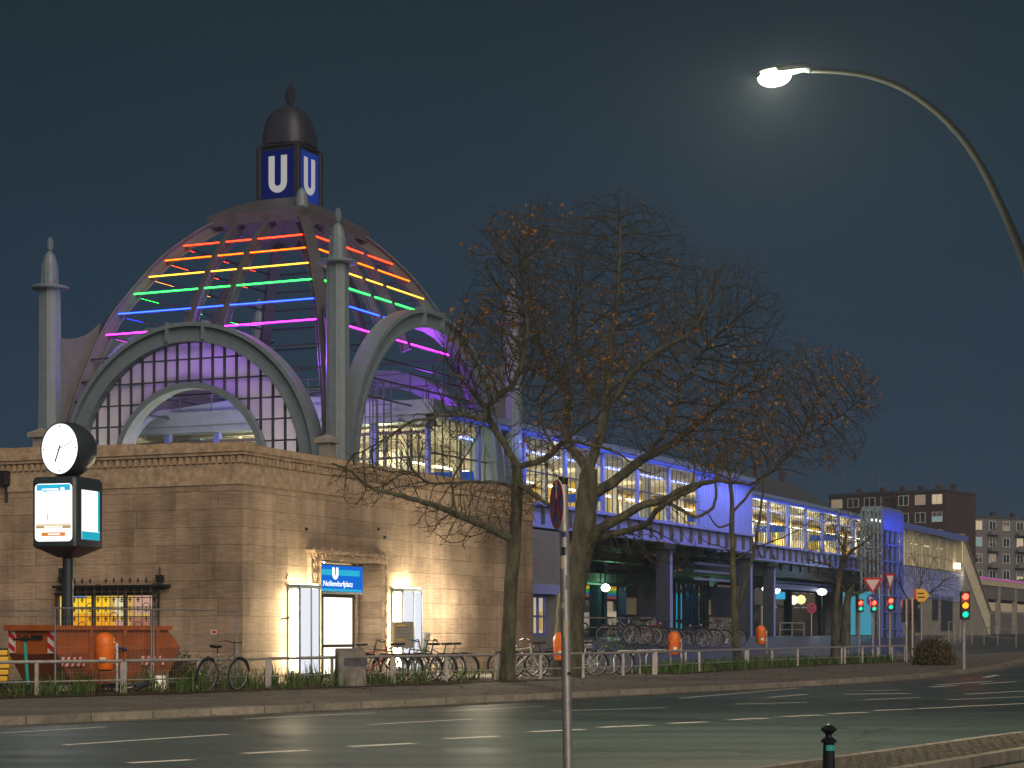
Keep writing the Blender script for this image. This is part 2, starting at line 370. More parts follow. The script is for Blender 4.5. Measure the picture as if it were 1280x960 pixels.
def offset(P, w):
    out = []
    for i, p in enumerate(P):
        a = P[max(i-1, 0)]; b = P[min(i+1, len(P)-1)]
        dx, dy = b[0]-a[0], b[1]-a[1]; l = math.hypot(dx, dy)
        out.append((p[0]-dy/l*w, p[1]+dx/l*w))
    return out
def band(name, P, w0, w1, z, m, flat=True):
    a = offset(P, w0); b = offset(P, w1); mb = MB()
    vs = [(x, y, z) for x, y in a]+[(x, y, z) for x, y in b]; n = len(P)
    mb.add(vs, [(i, i+1, n+i+1, n+i) for i in range(n-1)])
    return kind(mb.build(name, m), 'structure')
# kerb of the station side: a row of stones with a real step
mb = MB(); a = offset(KD, 0); b = offset(KD, .28); mb.strip([(x,y,0) for x,y in a], [(x,y,0) for x,y in b], (0,0,.12))
# uv along the kerb so that the joints sit one metre apart
ko = mb.build('kerb', M['kerb']); kind(ko, 'structure')
L = [0]
for p, q in zip(a, a[1:]): L.append(L[-1]+math.hypot(q[0]-p[0], q[1]-p[1]))
nn = len(a)
for p in ko.data.polygons:
    for li in p.loop_indices:
        vi = ko.data.loops[li].vertex_index
        ko.data.uv_layers[0].data[li].uv = (L[vi % nn], .5+.3*(vi//nn % 2))
# pavement and the ground behind it, one sheet from the kerb to the horizon
Wd = [.28,1,2.5,4,5.5,7,8,9,10,11,12,13,14,15,16,18,20,23,27,32,40,55,80,140,260,420]
mb = MB(); vs = []
K2 = offset(KD, .28)
for j, w in enumerate(Wd):
    for (x, y) in K2:
        X = x+U_[0]*(w-.28); Y = y+U_[1]*(w-.28); vs.append((X, Y, gz(X, Y)))
n = len(K2); fs = []; mi = []
for j in range(len(Wd)-1):
    for i in range(n-1):
        f = (j*n+i, j*n+i+1, (j+1)*n+i+1, (j+1)*n+i); fs.append(f)
        c = [sum(vs[k][q] for k in f)/4 for q in (0,1)]; s, t = W2S(*c)
        mi.append(1 if (t > -3.5 and s > 21) or t > 30 else 0)
mb.add(vs, fs); mb.mi = mi
go = kind(mb.build('pavement', [M['paving'], M['asph2']], smooth=True), 'structure')
# pale gutter strip along the kerb
band('gutter', KD, -.55, -.02, .004, M['paving'])
# road markings
mk = MB()
def mark(x0, y0, x1, y1, w):
    d0 = EZ*F/(y0-YH); d1 = EZ*F/(y1-YH)
    a = Vector(((x0-640)*d0/F, d0, .004)); b = Vector(((x1-640)*d1/F, d1, .004)); n = (b-a).normalized().cross(Vector((0,0,1)))*w/2
    mk.quad(a-n, a+n, b+n, b-n)
for cx, cy in [(60,966.5),(200,952),(345,940),(477,931.5),(590,922),(697,913.5),(781,908),(860,903.5),(935,899),(1002,895),(1060,891.5),(1117,887.5),(1170,885),(1218,882.5),(1262,880.5)]:
    hw = 40 if cx < 500 else (33 if cx < 800 else 24); sl = .052 if cx < 600 else .042
    mark(cx-hw, cy+hw*sl, cx+hw, cy-hw*sl, .17)
for q in [(-40,919,130,909,.1),(80,931.5,285,918,.12),(305,899,445,892,.10),(460,906,590,899,.12),(400,894.5,470,891,.08),(690,889,830,885,.10),(560,889,680,883,.08),
          (920,880.5,1010,878,.12),(1056,868,1138,867,.25),(1080,875,1150,872,.12),(960,872,1010,868,.12),(1162,859,1195,857,.2),(1080,863.5,1125,862.5,.15),
          (1230,847,1247,844,.2),(1206,868,1280,864,.15),(1184,875,1280,871,.12),(1225,855,1270,852,.15),(1170,856.5,1240,851.5,.15),(1000,858.5,1100,850.5,.1),(1100,850.5,1200,842,.1),(850,873,1000,860,.1)]: mark(*q)
kind(mk.build('road_markings', M['paint']), 'structure')
# cobbled island in front, its kerbs, and the near pavement
ISL = [(-9,1.5),(2.37,18.1),(5.84,23.6),(9.3,28.6),(14,34.2),(24,45)]
ID = dens(ISL, 2)
mb = MB()
ii = offset(ID, 0); io = offset(ID, -1.0)
mb.strip([(x,y,.0) for x,y in ii], [(x,y,.0) for x,y in io], (0,0,.12)); kind(mb.build('island', M['cobble']), 'structure')
mb = MB(); a = offset(ID, .12); b = offset(ID, .002); mb.strip([(x,y,0) for x,y in a], [(x,y,0) for x,y in b], (0,0,.124))
a = offset(ID, -1.002); b = offset(ID, -1.14); mb.strip([(x,y,0) for x,y in a], [(x,y,0) for x,y in b], (0,0,.13)); kind(mb.build('island_kerb', M['kerb']), 'structure')
ND = offset(ID, -1.7)
mb = MB(); b = offset(ID, -40); mb.strip([(x,y,0) for x,y in ND], [(x,y,0) for x,y in b], (0,0,.1)); kind(mb.build('near_pavement', M['paving']), 'structure')

# ------------------------------------------------------------------ stone entrance building (station axes: x = s along the front, y = t)
SB = sthing('entrance_building', 'brown limestone station entrance building with dentil cornice and lit carved doorway', 'building')
SE = sp(666, 0); TE = 24.0; HT = 5.93
d0, d1 = sp(397, 0), sp(477.5, 0); dz = zp(702, (d0+d1)/2, 0)          # doorway
w0, w1 = tp(190.5, 0), tp(66, 0); wz1 = zp(740, 0, w0); wz0 = 1.0       # side window
BASE = -.3; CT = 5.0
mb = MB()
mb.box(.0, d0, 0, .8, BASE, CT); mb.box(d1, SE, 0, .8, BASE, CT); mb.box(d0, d1, 0, .8, dz, CT)
mb.box(0, .7, .8, w0, BASE, CT); mb.box(0, .7, w1, TE, BASE, CT); mb.box(0, .7, w0, w1, BASE, wz0); mb.box(0, .7, w0, w1, wz1, CT)
mb.box(SE-.7, SE, .8, 6, BASE, CT)
mb.build('wall', M['stone'], SB)
mb = MB()  # frieze and coping courses
def course(x, z0, z1, m=mb): # projecting x
    m.box(-x, SE+x, -x, .7, z0, z1); m.box(-x, .7, .7, TE, z0, z1); m.box(SE-.7, SE+x, .7, 6, z0, z1)
course(.03, 5.0, 5.5); course(.10, 5.72, 5.80); course(.14, 5.80, 5.94)
mb.build('cornice', M['trim'], SB)
mb = MB(); mb.box(.0, SE, 0, .7, 5.5, 5.72); mb.box(0, .7, .7, TE, 5.5, 5.72)
mb.build('frieze', M['trim'], SB)
mb = MB()
k = 0
while k*.19 < SE: mb.box(k*.19, k*.19+.10, -.07, -.002, 5.53, 5.70); k += 1
k = 0
while k*.19 < TE: mb.box(-.07, -.002, k*.19, k*.19+.10, 5.53, 5.70); k += 1
mb.build('dentil_course', M['trim'], SB)
mb = MB(); mb.box(.71, SE-.71, .81, TE, 5.2, 5.35); mb.build('roof', M['roof'], SB)
# coping steps (uneven parapet)
mb = MB()
for (t0, t1, h) in ((0.02,1.6,.10),(1.6,3.2,.13),(3.2,5.6,.17),(5.6,7.2,.20),(7.2,TE,.22)): mb.box(-.02, .55, t0, t1, 5.942, 5.942+h)
mb.box(.56, SE-.1, .02, .45, 5.942, 6.0)
mb.build('coping', M['trim'], SB)
# carved portal surround
pl, pr = sp(389, -.12), sp(484, -.12); pt = zp(687, pl, -.12)
mb = MB()
mb.box(pl, pr, -.035, -.002, dz+.14, pt-.08); mb.box(pl-.06, pr+.06, -.28, -.002, pt-.08, pt)
mb.box(pl, d0, -.035, -.002, .1, dz+.14); mb.box(d1, pr, -.035, -.002, .1, dz+.14)
for x in (pl, d0-.035, d1, pr-.035): mb.box(x, x+.035, -.12, -.036, .1, dz+.139)
mb.box(d0, d1, -.17, -.002, dz, dz+.14)
po = mb.build('portal_surround', M['trim'], SB)
nmed = 9
for i in range(nmed):
    cx = pl+.2+(pr-pl-.4)*i/(nmed-1); cz = (dz+.14+pt-.08)/2; mb = MB()
    for rr, yy in ((.145, .035), (.07, .07)):
        mb.tube([(cx+rr*math.cos(a)*.8, -.10-yy*.6, cz+rr*math.sin(a)) for a in [j*math.pi/6 for j in range(13)]], .028, 5, False)
    mb.box(cx-.03, cx+.03, -.19, -.036, cz-.07, cz+.06); mb.build('medallion', M['trim'], po)
for (jx) in ((pl+d0)/2, (d1+pr)/2):
    for i in range(9):
        cz = .5+(dz-.4)*i/9+.1; mb = MB()
        mb.tube([(jx+.06*math.cos(a), -.09, cz+.11*math.sin(a)) for a in [j*math.pi/4 for j in range(9)]], .025, 5, False)
        mb.box(jx-.03, jx+.03, -.15, -.036, cz-.04, cz+.05); mb.build('rosette', M['trim'], po)
# lit passage behind the doorway
mb = MB(); mb.box(d0-.1, d1+.1, 4.6, 4.7, 0, 3.4); mb.box(d0-.1, d0, .81, 4.6, 0, 3.4); mb.box(d1, d1+.1, .81, 4.6, 0, 3.4); mb.box(d0-.1, d1+.1, .81, 4.7, 3.4, 3.5)
mb.build('passage', M['facade'], SB)
mb = MB(); mb.box(d0+.4, d1-.4, 1.6, 1.75, 3.3, 3.36); mb.box(d0+.4, d1-.4, 3.2, 3.35, 3.3, 3.36); mb.build('ceiling_lamp', em('passage_lamp', (1,.9,.68), 25), SB)
dm = sp(441, .85)
do = MB(); fz = zp(745, d0, .85)
for x in (d0+.03, d0+(dm-d0)*.5, dm): do.box(x-.035, x+.035, .82, .9, .1, dz)
do.box(d0, dm, .82, .9, fz, fz+.12); do.box(d0, dm, .82, .9, .95, 1.03); do.box(d0, dm, .82, .9, .1, .22)
dd = do.build('door', M['darkrib'], SB)
MB().box(d0+.06, dm-.03, .855, .865, .2, fz).build('door_glass', em('door_glow', (1,.93,.78), 1.7), dd)
MB().box(dm+.035, d1, .7, .9, .1, dz).build('side_panel', M['stone'], SB)
# side window with a grille in front
wn = MB(); wn.box(.1, .2, w0, w0+.08, wz0, wz1); wn.box(.1, .2, w1-.08, w1, wz0, wz1); wn.box(.1, .2, w0+.08, w1-.08, wz1-.08, wz1); wn.box(.1, .2, w0+.08, w1-.08, wz0, wz0+.08)
for q in (.30, .62): tt = w0+(w1-w0)*q; wn.box(.1, .2, tt-.035, tt+.035, wz0+.08, wz1-.08)
wo = wn.build('window', M['darkrib'], SB)
MB().box(.22, .24, w0, w1, wz0, wz1).build('lit_pane', em('shop_glow', (1,.62,.16), .62), wo)
mb = MB(); r2 = random.Random(3)
cols = [(1,.42,.01,.9),(1,.62,.03,1.0),(1,.85,.5,.8),(.9,.36,.2,.45),(.95,.55,.4,.6),(.25,.45,.9,.5)]
ms = [em('poster_colour', c[:3], c[3]) for c in cols]
items = [(0,.40,.93,.12,.60),(0,.66,.93,.12,.6),(1,.47,.95,.62,.92),(1,.80,.99,.62,.95),(2,.30,.42,.55,.9),(3,.02,.26,.2,.55),(4,.05,.22,.6,.95),(5,.72,.86,.9,.98),(2,.97,1.0,.1,.9),(4,.34,.42,.15,.5)]
for k, q0, q1, z0, z1 in items:
    mb.m = k; a = w0+(w1-w0)*q0; b = w0+(w1-w0)*q1; mb.box(.205-.002*k, .217-.002*k, a, b, wz0+(wz1-wz0)*z0, wz0+(wz1-wz0)*z1)
mb.build('poster', ms, wo)
gr = MB(); g0, g1 = tp(196, -.25), tp(76, -.25)
for i in range(13):
    t = g0+(g1-g0)*i/12; gr.tube([(-.18, t, .75), (-.18, t, wz1+.12)], .012, 4)
for i in range(8):
    z = .8+(wz1-.7)*i/7; gr.tube([(-.18, g0, z), (-.18, g1, z)], .010, 4)
    for j in range(12):
        if (i*5+j*3) % 7 == 0: gr.tube([(-.18, g0+(g1-g0)*(j+.5)/12+.11*math.cos(a), z+.11*math.sin(a)) for a in [q*math.pi/5 for q in range(11)]], .009, 4, False)
        else:
            tc_ = g0+(g1-g0)*(j+.5)/12; gr.box(-.19, -.17, tc_-.012, tc_+.012, z+.12, z+.26); gr.box(-.19, -.17, tc_-.05, tc_+.05, z+.18, z+.2)
gz0 = wz1+.12
gr.box(-.22, -.002, g0-.25, g1+.3, gz0, gz0+.06)
for t in (g0, g1+.05): gr.tube([(-.12, t, gz0), (-.12, t, gz0+.5)], .02, 5); gr.box(-.2, -.04, t-.08, t+.08, gz0+.14, gz0+.3)
gr.box(-.2, -.16, g0-.02, g0+.02, .75, gz0); gr.box(-.2, -.16, g1-.02, g1+.02, .75, gz0)
gr.build('grille', M['black'], wo)
mb = MB(); # small iron cramps and the little lever on the front
q = sp(358, -.02); mb.tube([(q, -.01, zp(724, q, 0)), (q, -.06, zp(717, q, 0))], .02, 5)
q = sp(352, -.02); zz = zp(774, q, 0); mb.tube([(q, -.0, zz), (q+.1, -.25, zz+.05), (q+.35, -.3, zz+.25)], .022, 5)
for px, py in ((382,664),(472,664),(480,674)): q = sp(px, 0); mb.lathe([(.001,0),(.05,.03),(.05,.07),(.001,.1)], (q,-.03,zp(py,q,0)), 8)
mb.build('wall_fitting', M['black'], SB)
# stone pedestals with pyramid caps on the parapet
for (s, t) in ((sp(409,.35), .35), (.4, tp(52,.4))):
    mb = MB(); z = 6.0; mb.box(s-.16, s+.16, t-.16, t+.16, z, z+.42)
    mb.add([(s-.26,t-.26,z+.421),(s+.26,t-.26,z+.421),(s+.26,t+.26,z+.421),(s-.26,t+.26,z+.421),(s-.26,t-.26,z+.54),(s+.26,t-.26,z+.54),(s+.26,t+.26,z+.54),(s-.26,t+.26,z+.54),(s,t,z+.68)],
        [(0,3,2,1),(0,1,5,4),(1,2,6,5),(2,3,7,6),(3,0,4,7),(4,5,8),(5,6,8),(6,7,8),(7,4,8)])
    mb.build('parapet_post', M['concrete'], SB)
# black loudspeaker boxes at the left end of the wall
lb = sthing('wall_speaker', 'small black box mounted high on the brown wall at the left edge', 'speaker'); t = tp(6, -.1)
mb = MB(); mb.box(-.25, -.01, t-.12, t+.12, zp(607,0,t), zp(589,0,t)); mb.build('cabinet', M['black'], lb, bevel=.015)
mb = MB(); mb.box(-.06, -.005, t-.03, t+.03, zp(627,0,t), zp(607.5,0,t)); mb.build('bracket', M['steel_dark'], lb)

# vertical light boxes either side of the doorway
def lightbox(px0, px1, py0, label, en, ds):
    D = .36; s0, s1 = sp(px0, -D), sp(px1, -D); z1 = zp(py0, s0, -D)
    o = sthing('light_box', label, 'light box', 'light boxes beside the doorway')
    mb = MB(); m = s0+(s1-s0)*.55
    for x in (s0, m, s1-.05): mb.box(x, x+.05, -D-.02, -D+.03, .32, z1)
    for x in (s0, s1-.05): mb.box(x, x+.05, -.06, -.005, .32, z1)
    mb.box(s0-.02, s1+.02, -D-.04, -.005, z1, z1+.10); mb.box(s0-.02, s1+.02, -D-.04, -.005, .2, .32); mb.build('frame', M['steel'], o)
    mb = Each('front_pane', em('lightbox_front', (.90,.92,1), .95), o); mb.box(s0+.05, m, -D, -D+.02, .325, z1-.005); mb.box(m+.05, s1-.05, -D, -D+.02, .325, z1-.005)
    mb = MB(); mb.box(s0+.012, s0+.03, -D+.04, -.07, .4, z1-.05); mb.box(s1-.03, s1-.012, -D+.04, -.07, .4, z1-.05)
    mb.box(s0+.03, s1-.03, -D+.02, -.07, z1+.101, z1+.112); mb.build('side_lamp', em('lightbox_side', (1,.83,.50), 50), o)
    light('wall_fill', ((s0+s1)/2+ds, -D-1.2, 2.0), en, (1,.86,.60), o, 'POINT', .4)  # unseen fill added in free air to brighten the wall beyond the box
lightbox(374, 399.5, 735, 'tall white light box left of the carved station doorway', 45, 0)
lightbox(503, 527.5, 739, 'tall white light box right of the carved station doorway', 500, 2.0)
# U sign over the door
def Ushape(w, h, t, n=12):  # outline of a sans-serif U as one band: outer and inner polylines in (x, z)
    ro = w/2; ri = w/2-t; out = [(0, h)]; inn = [(t, h)]
    for i in range(n+1):
        a = math.pi+math.pi*i/n
        out.append((ro+ro*math.cos(a), ro+ro*math.sin(a))); inn.append((ro+ri*math.cos(a), ro+ri*math.sin(a)))
    return out+[(w, h)], inn+[(w-t, h)]
us = sthing('station_sign', 'lit blue station name sign with white U hung in the doorway', 'sign')
a0, a1 = sp(398.5, -.05), sp(453.5, -.05); b1 = zp(705.5, a0, -.05); b0 = zp(738.5, a0, -.05)
mb = MB(); mb.box(a0-.03, a1+.06, -.03, .22, b0-.06, b1+.03); mb.build('case', M['steel_dark'], us, bevel=.01)
mb = MB(); mb.box(a0, a1, -.045, -.031, b0, b1); mb.build('sign_face', M['signblue'], us)
H = b1-b0; Wd_ = a1-a0
mb = MB(); mb.box(a0+.02, a1-.18, -.049, -.0455, b0+H*.62, b0+H*.84); mb.box(a0+.02, a1-.08, -.049, -.0455, b0+.01, b0+H*.10); mb.build('glow_band', M['signcyan'], us)
mb = MB(); o_, i_ = Ushape(Wd_*.125, H*.46, Wd_*.04); ux = a0+Wd_*.30; mb.strip([(ux+x, -.062, b0+H*.46+z) for x, z in o_], [(ux+x, -.062, b0+H*.46+z) for x, z in i_], (0, .012, 0)); mb.build('letter_u', M['signwhite'], us)
def text(s, h, m, parent, loc, rz=0, width=None, name='lettering', depth=.004):
    cu = bpy.data.curves.new(name, 'FONT'); cu.body = s; cu.size = h; cu.extrude = depth/2
    ob = bpy.data.objects.new(name, cu); COL.objects.link(ob)
    dg = bpy.context.evaluated_depsgraph_get(); me = bpy.data.meshes.new_from_object(ob.evaluated_get(dg)); bpy.data.objects.remove(ob)
    xs = [v.co.x for v in me.vertices]; x0, x1 = min(xs), max(xs); k = (width/(x1-x0)) if width else 1
    for v in me.vertices: v.co = ((v.co.x-x0)*k, -v.co.z, v.co.y)
    me.materials.clear(); me.materials.append(m)
    o = bpy.data.objects.new(name, me); COL.objects.link(o); o.location = loc; o.rotation_euler = (0, 0, rz); o.parent = parent; return o
text('Nollendorfplatz', H*.30, M['signwhite'], us, (a0+Wd_*.10, -.055, b0+H*.20), 0, Wd_*.66)
# warning notice in the passage
nt_ = sthing('notice_plate', 'small yellow and white notice on the stone inside the doorway', 'sign')
q0, q1 = sp(451, .69), sp(469, .69); mb = MB(); zz = zp(772, q0, .69); z2 = zp(765, q0, .69); mb.box(q0, q1, .67, .695, zz, z2); mb.build('plate', M['whitep'], nt_)
mb = MB(); w = (q1-q0); mb.box(q0+w*.04, q0+w*.32, .665, .669, zz+.02, z2-.02); mb.box(q0+w*.36, q0+w*.64, .665, .669, zz+.02, z2-.02); mb.build('symbol_field', M['yellow'], nt_)

# ------------------------------------------------------------------ dome
DT, DS = 1.2, 6.85; LU, LV = 9.88, 11.82
CS, CT_ = DS+LV/2-.15, DT+LU/2+.05
DO = sthing('dome', 'open steel dome with rainbow neon tubes, four pylons and a blue U lantern', 'dome')
HT_ = [(0,14.75),(.12,14.66),(.22,14.42),(.337,14.02),(.463,13.37),(.55,12.8),(.626,12.16),(.70,11.45),(.755,10.86),(.819,9.86),(.866,8.95),(.913,7.85),(.95,6.6),(.97,5.6)]
HTA = np.array(HT_); HM = np.gradient(HTA[:,1], HTA[:,0]); HM[0] = 0
def hz(k):
    k = min(max(k, 0), HTA[-1,0]); i = min(int(np.searchsorted(HTA[:,0], k, 'right'))-1, len(HTA)-2)
    h = HTA[i+1,0]-HTA[i,0]; t = (k-HTA[i,0])/h
    return float((2*t**3-3*t**2+1)*HTA[i,1]+(t**3-2*t**2+t)*h*HM[i]+(-2*t**3+3*t**2)*HTA[i+1,1]+(t**3-t**2)*h*HM[i+1])
def hk(z):
    for (a, za), (b, zb) in zip(HT_, HT_[1:]):
        if z >= zb: return a+(b-a)*(za-z)/(za-zb)
    return HT_[-1][0]
hs, ht = LV/2, LU/2
def hp(k, ss, tt, dz=0): return Vector((CS+k*hs*ss, CT_+k*ht*tt, hz(k)+dz))
ks = [.30+.67*i/30 for i in range(31)]
def ribband(pts, wid, dep, side):  # a flat I-shaped rib following pts; side = horizontal unit vector across the rib
    mb = MB(); side = Vector(side)
    n = len(pts); inn = []
    for i, p in enumerate(pts):
        d = (pts[min(i+1, n-1)]-pts[max(i-1, 0)]).normalized(); nn_ = d.cross(side).normalized()
        if nn_.z < 0: nn_ = -nn_
        inn.append(p-nn_*dep)
    def off(P, Q, f): return [p+(q-p)*f for p, q in zip(P, Q)]
    mb.strip([p-side*wid/2 for p in pts], [p-side*wid/2 for p in off(pts, inn, .12)], side*wid)
    mb.strip([p-side*wid/2 for p in off(pts, inn, .88)], [p-side*wid/2 for p in inn], side*wid)
    mb.strip([p-side*wid*.18 for p in off(pts, inn, .121)], [p-side*wid*.18 for p in off(pts, inn, .879)], side*wid*.36)
    return mb
for ss, tt in ((-1,-1),(-1,1),(1,-1),(1,1)):
    pts = [hp(k*1.012, ss, tt, .05) for k in ks]; dg_ = Vector((ss*hs, tt*ht, 0)).normalized()
    ribband(pts, .34, .40, (-dg_.y, dg_.x, 0)).build('hip_rib', M['rib'], DO)
RT = .115
RIBS = []
for axis, sg in (('s',-1),('s',1),('t',-1),('t',1)):
    for o_ in (-RT, RT):
        kz = [max(RT+.02, .30)+(.80-.30)*i/22 for i in range(23)]
        if axis == 's': pts = [Vector((CS+k*hs*sg, CT_+o_*ht+.12, hz(k))) for k in kz]; side = (0,1,0)
        else: pts = [Vector((CS+o_*hs, CT_+k*ht*sg, hz(k))) for k in kz]; side = (1,0,0)
        ribband(pts, .17, .30, side).build('face_rib', M['rib'], DO)
# neon tubes: six colours, on every face, in three lengths each, on thin carrier bars
NEON = [((1,.022,.004), 13.32, 13),((1,.085,.001), 12.82, 9),((1,.42,.03), 12.28, 6),((.018,1,.06), 11.72, 12),((.01,.035,1), 11.08, 16),((.8,.018,.9), 10.42, 13)]
NM = []
for c, z, st in NEON:
    NM.append(em('neon_tube', c, st))
bars = MB()
for (axis, sg) in (('s',-1),('t',-1),('s',1),('t',1)):
    for ci, (c, z, st) in enumerate(NEON):
        k = hk(z); zz = z-.06
        segs = [(-k+.045, -RT-.025), (-RT+.025, RT-.025), (RT+.025, k-.045)]
        for si, (a, b) in enumerate(segs):
            if ci == 5 and (axis, sg) == ('s', -1) and si == 1: continue
            if axis == 's': p = [(CS+(k*hs+.02)*sg, CT_+q*ht+.12*(abs(q) < RT+.05), zz) for q in (a, b)]; ib = [(x-sg*.10, y, z_) for x, y, z_ in p]
            else: p = [(CS+q*hs, CT_+(k*ht+.02)*sg, zz) for q in (a, b)]; ib = [(x, y-sg*.10, z_) for x, y, z_ in p]
            back = sg > 0
            if back:
                # far faces: only the ends show past the carrier bar
                p0, p1 = Vector(p[0]), Vector(p[1]); f = .25+.3*((ci*3+si*5) % 4)/4
                p = [p0+(p1-p0)*.15, p0+(p1-p0)*(.15+f)] if si != 1 else [p0+(p1-p0)*.3, p0+(p1-p0)*.6]
            MB().tube(p, .019 if not back else .014, 6).build('neon_tube', NM[ci], DO)
            bars.beam(ib[0], ib[1], .05, .06)
    for z in (9.6, 8.9, 8.3):
        k = hk(z)
        if axis == 's': bars.beam((CS+k*hs*sg, CT_-k*ht, z), (CS+k*hs*sg, CT_+k*ht, z), .04, .05)
        else: bars.beam((CS-k*hs, CT_+k*ht*sg, z), (CS+k*hs, CT_+k*ht*sg, z), .04, .05)
bars.build('carrier_bars', M['steel_dark'], DO)
# solid cap of the dome under the lantern
mb = MB(); N = 32; g = {}
vs = []; fs = []
kk = .352
for lay in (0, 1):
    for i in range(N+1):
        for j in range(N+1):
            a = kk*(2*i/N-1); b = kk*(2*j/N-1); k = max(abs(a), abs(b))
            vs.append((CS+a*hs, CT_+b*ht, hz(k)+(.30 if lay else -.04)))
m_ = (N+1)**2
for i in range(N):
    for j in range(N):
        q = (i*(N+1)+j, (i+1)*(N+1)+j, (i+1)*(N+1)+j+1, i*(N+1)+j+1)
        fs.append(tuple(reversed(q))); fs.append(tuple(m_+x for x in q))
for i in range(N):
    for (a, b) in ((i*(N+1), (i+1)*(N+1)), ((i+1)*(N+1)+N, i*(N+1)+N), (i+1, i), (N*(N+1)+i, N*(N+1)+i+1)):
        fs.append((a, b, m_+b, m_+a))
mb.add(vs, fs); mb.build('cap', M['rib'], DO)
# lantern
LA = MB(); hb = .66; z0, z1 = 14.85, 16.60
LA.box(CS-hb, CS+hb, CT_-hb, CT_+hb, z0, z1)
for a in (-1, 1):
    for b in (-1, 1): LA.box(CS+a*(hb+.03)-.09, CS+a*(hb+.03)+.09, CT_+b*(hb+.03)-.09, CT_+b*(hb+.03)+.09, z0-.1, z1-.002)
LA.box(CS-hb-.08, CS+hb+.08, CT_-hb-.08, CT_+hb+.08, z1, z1+.09)
la = LA.build('lantern', M['copper'], DO, bevel=.02)
for i, (nx, ny) in enumerate(((-1,0),(0,-1),(1,0),(0,1))):
    mb = MB(); e = hb+.02
    wpan = 1.14; c = Vector((CS+nx*e, CT_+ny*e, 0)); x = Vector((-ny, nx, 0)) # x to the right seen from outside
    zl, zh = z0+.06, z1-.12
    p = [c-x*wpan/2+Vector((0,0,zl)), c+x*wpan/2+Vector((0,0,zl)), c+x*wpan/2+Vector((0,0,zh)), c-x*wpan/2+Vector((0,0,zh))]
    mb.ext(p, Vector((nx,ny,0))*.03); pn = mb.build('u_panel', em('u_panel_blue', (.006,.012,.12), .55) if i % 2 == 0 else em('u_panel_blue_bright', (.012,.035,.26), .8), la)
    o1, i1 = Ushape(.66, 1.16, .21)
    def m3(P): return [c+Vector((nx,ny,0))*.034+x*(q-.33)+Vector((0,0,zl+.22+w)) for q, w in P]
    mb = MB(); mb.strip(m3(o1), m3(i1), Vector((nx,ny,0))*.02); mb.build('letter_u', em('u_letter', (.62,.60,.60), .62), pn)
# bulging square helmet of the lantern
mb = MB(); N = 20; prof = [(1.0,0),(1.0,.12),(.97,.35),(.90,.62),(.78,.88),(.60,1.08),(.38,1.22),(.15,1.29),(.02,1.31)]
vs = []; fs = []
def sq(a, p): 
    c, s = math.cos(a), math.sin(a); e = 2/p
    return math.copysign(abs(c)**e, c), math.copysign(abs(s)**e, s)
for r, z in prof:
    for k in range(32):
        x, y = sq(2*math.pi*k/32, 3.2); vs.append((CS+x*r*.79, CT_+y*r*.79, z1+.09+z*1.02))
for i in range(len(prof)-1):
    for k in range(32): fs.append((i*32+k, i*32+(k+1) % 32, (i+1)*32+(k+1) % 32, (i+1)*32+k))
fs.append(tuple((len(prof)-1)*32+k for k in range(32)))
mb.add(vs, fs); hm = mb.build('helmet', M['copper'], la, smooth=True)
mb = MB(); zt = z1+.09+1.33
for a in (0, math.pi/2):
    mb.ext([(CS+.17*math.sin(q)*math.cos(a), CT_+.17*math.sin(q)*math.sin(a), zt+.34-.34*math.cos(q)) for q in [2*math.pi*j/20 for j in range(20)]], (.05*math.sin(a), -.05*math.cos(a), 0))
mb.lathe([(.07,-.08),(.09,.0),(.04,.06)], (CS, CT_, zt), 10)
mb.build('finial', M['copper'], la)
hr = Each('helmet_rib', M['copper'], la)
for a in (-1, 1):
    for b in (-1, 1): hr.beam((CS+a*.80*.79, CT_+b*.80*.79, z1+.1), (CS+a*.74*.79, CT_+b*.74*.79, z1+.6), .06, .06)
# little keystone piece in front of the lantern where the hip rib arrives
mb = MB(); p = hp(.30, -1, -1); mb.lathe([(.02,.75),(.14,.62),(.2,.4),(.2,-.1)], (p.x, p.y, p.z+.02), 10); mb.build('hip_cap', M['steel'], DO, smooth=True)
# pylons
def pylon(s, t):
    zr = 11.66; 
    mb = MB(); mb.lathe([(.335,4.9),(.32,zr-.02)], (s,t,0), 8, math.pi/8)
    for a in (math.pi/4, 3*math.pi/4, 5*math.pi/4, 7*math.pi/4):
        x, y = math.cos(a), math.sin(a)
        mb.beam((s+x*.30, t+y*.30, 4.9), (s+x*.27, t+y*.27, zr-.02), .09, .09, (x, y, 0.001))
    mb.lathe([(.235,zr+.08),(.24,zr+.55),(.215,zr+.8),(.15,zr+1.02),(.06,zr+1.12),(.02,zr+1.14)], (s,t,0), 12)
    for a in (math.pi/4, 3*math.pi/4, 5*math.pi/4, 7*math.pi/4):
        x, y = math.cos(a), math.sin(a); mb.beam((s+x*.22, t+y*.22, zr+.09), (s+x*.20, t+y*.20, zr+.75), .07, .07, (x, y, .001))
    py = mb.build('pylon', M['steel'], DO)
    mb = MB(); mb.lathe([(.30,zr-.02),(.55,zr+.0),(.56,zr+.045),(.54,zr+.075),(.26,zr+.08)], (s,t,0), 24); mb.build('ring', M['steel'], py)
    mb = MB(); zt = zr+1.12
    for a in (0, math.pi/2): mb.ext([(s+.105*math.sin(q)*math.cos(a), t+.105*math.sin(q)*math.sin(a), zt+.22-.22*math.cos(q)) for q in [2*math.pi*j/16 for j in range(16)]], (.035*math.sin(a), -.035*math.cos(a), 0))
    mb.build('finial', M['steel'], py)
PY = [(DS,DT),(DS,DT+LU),(DS+LV,DT),(DS+LV,DT+LU)]
for s, t in PY: pylon(s, t)
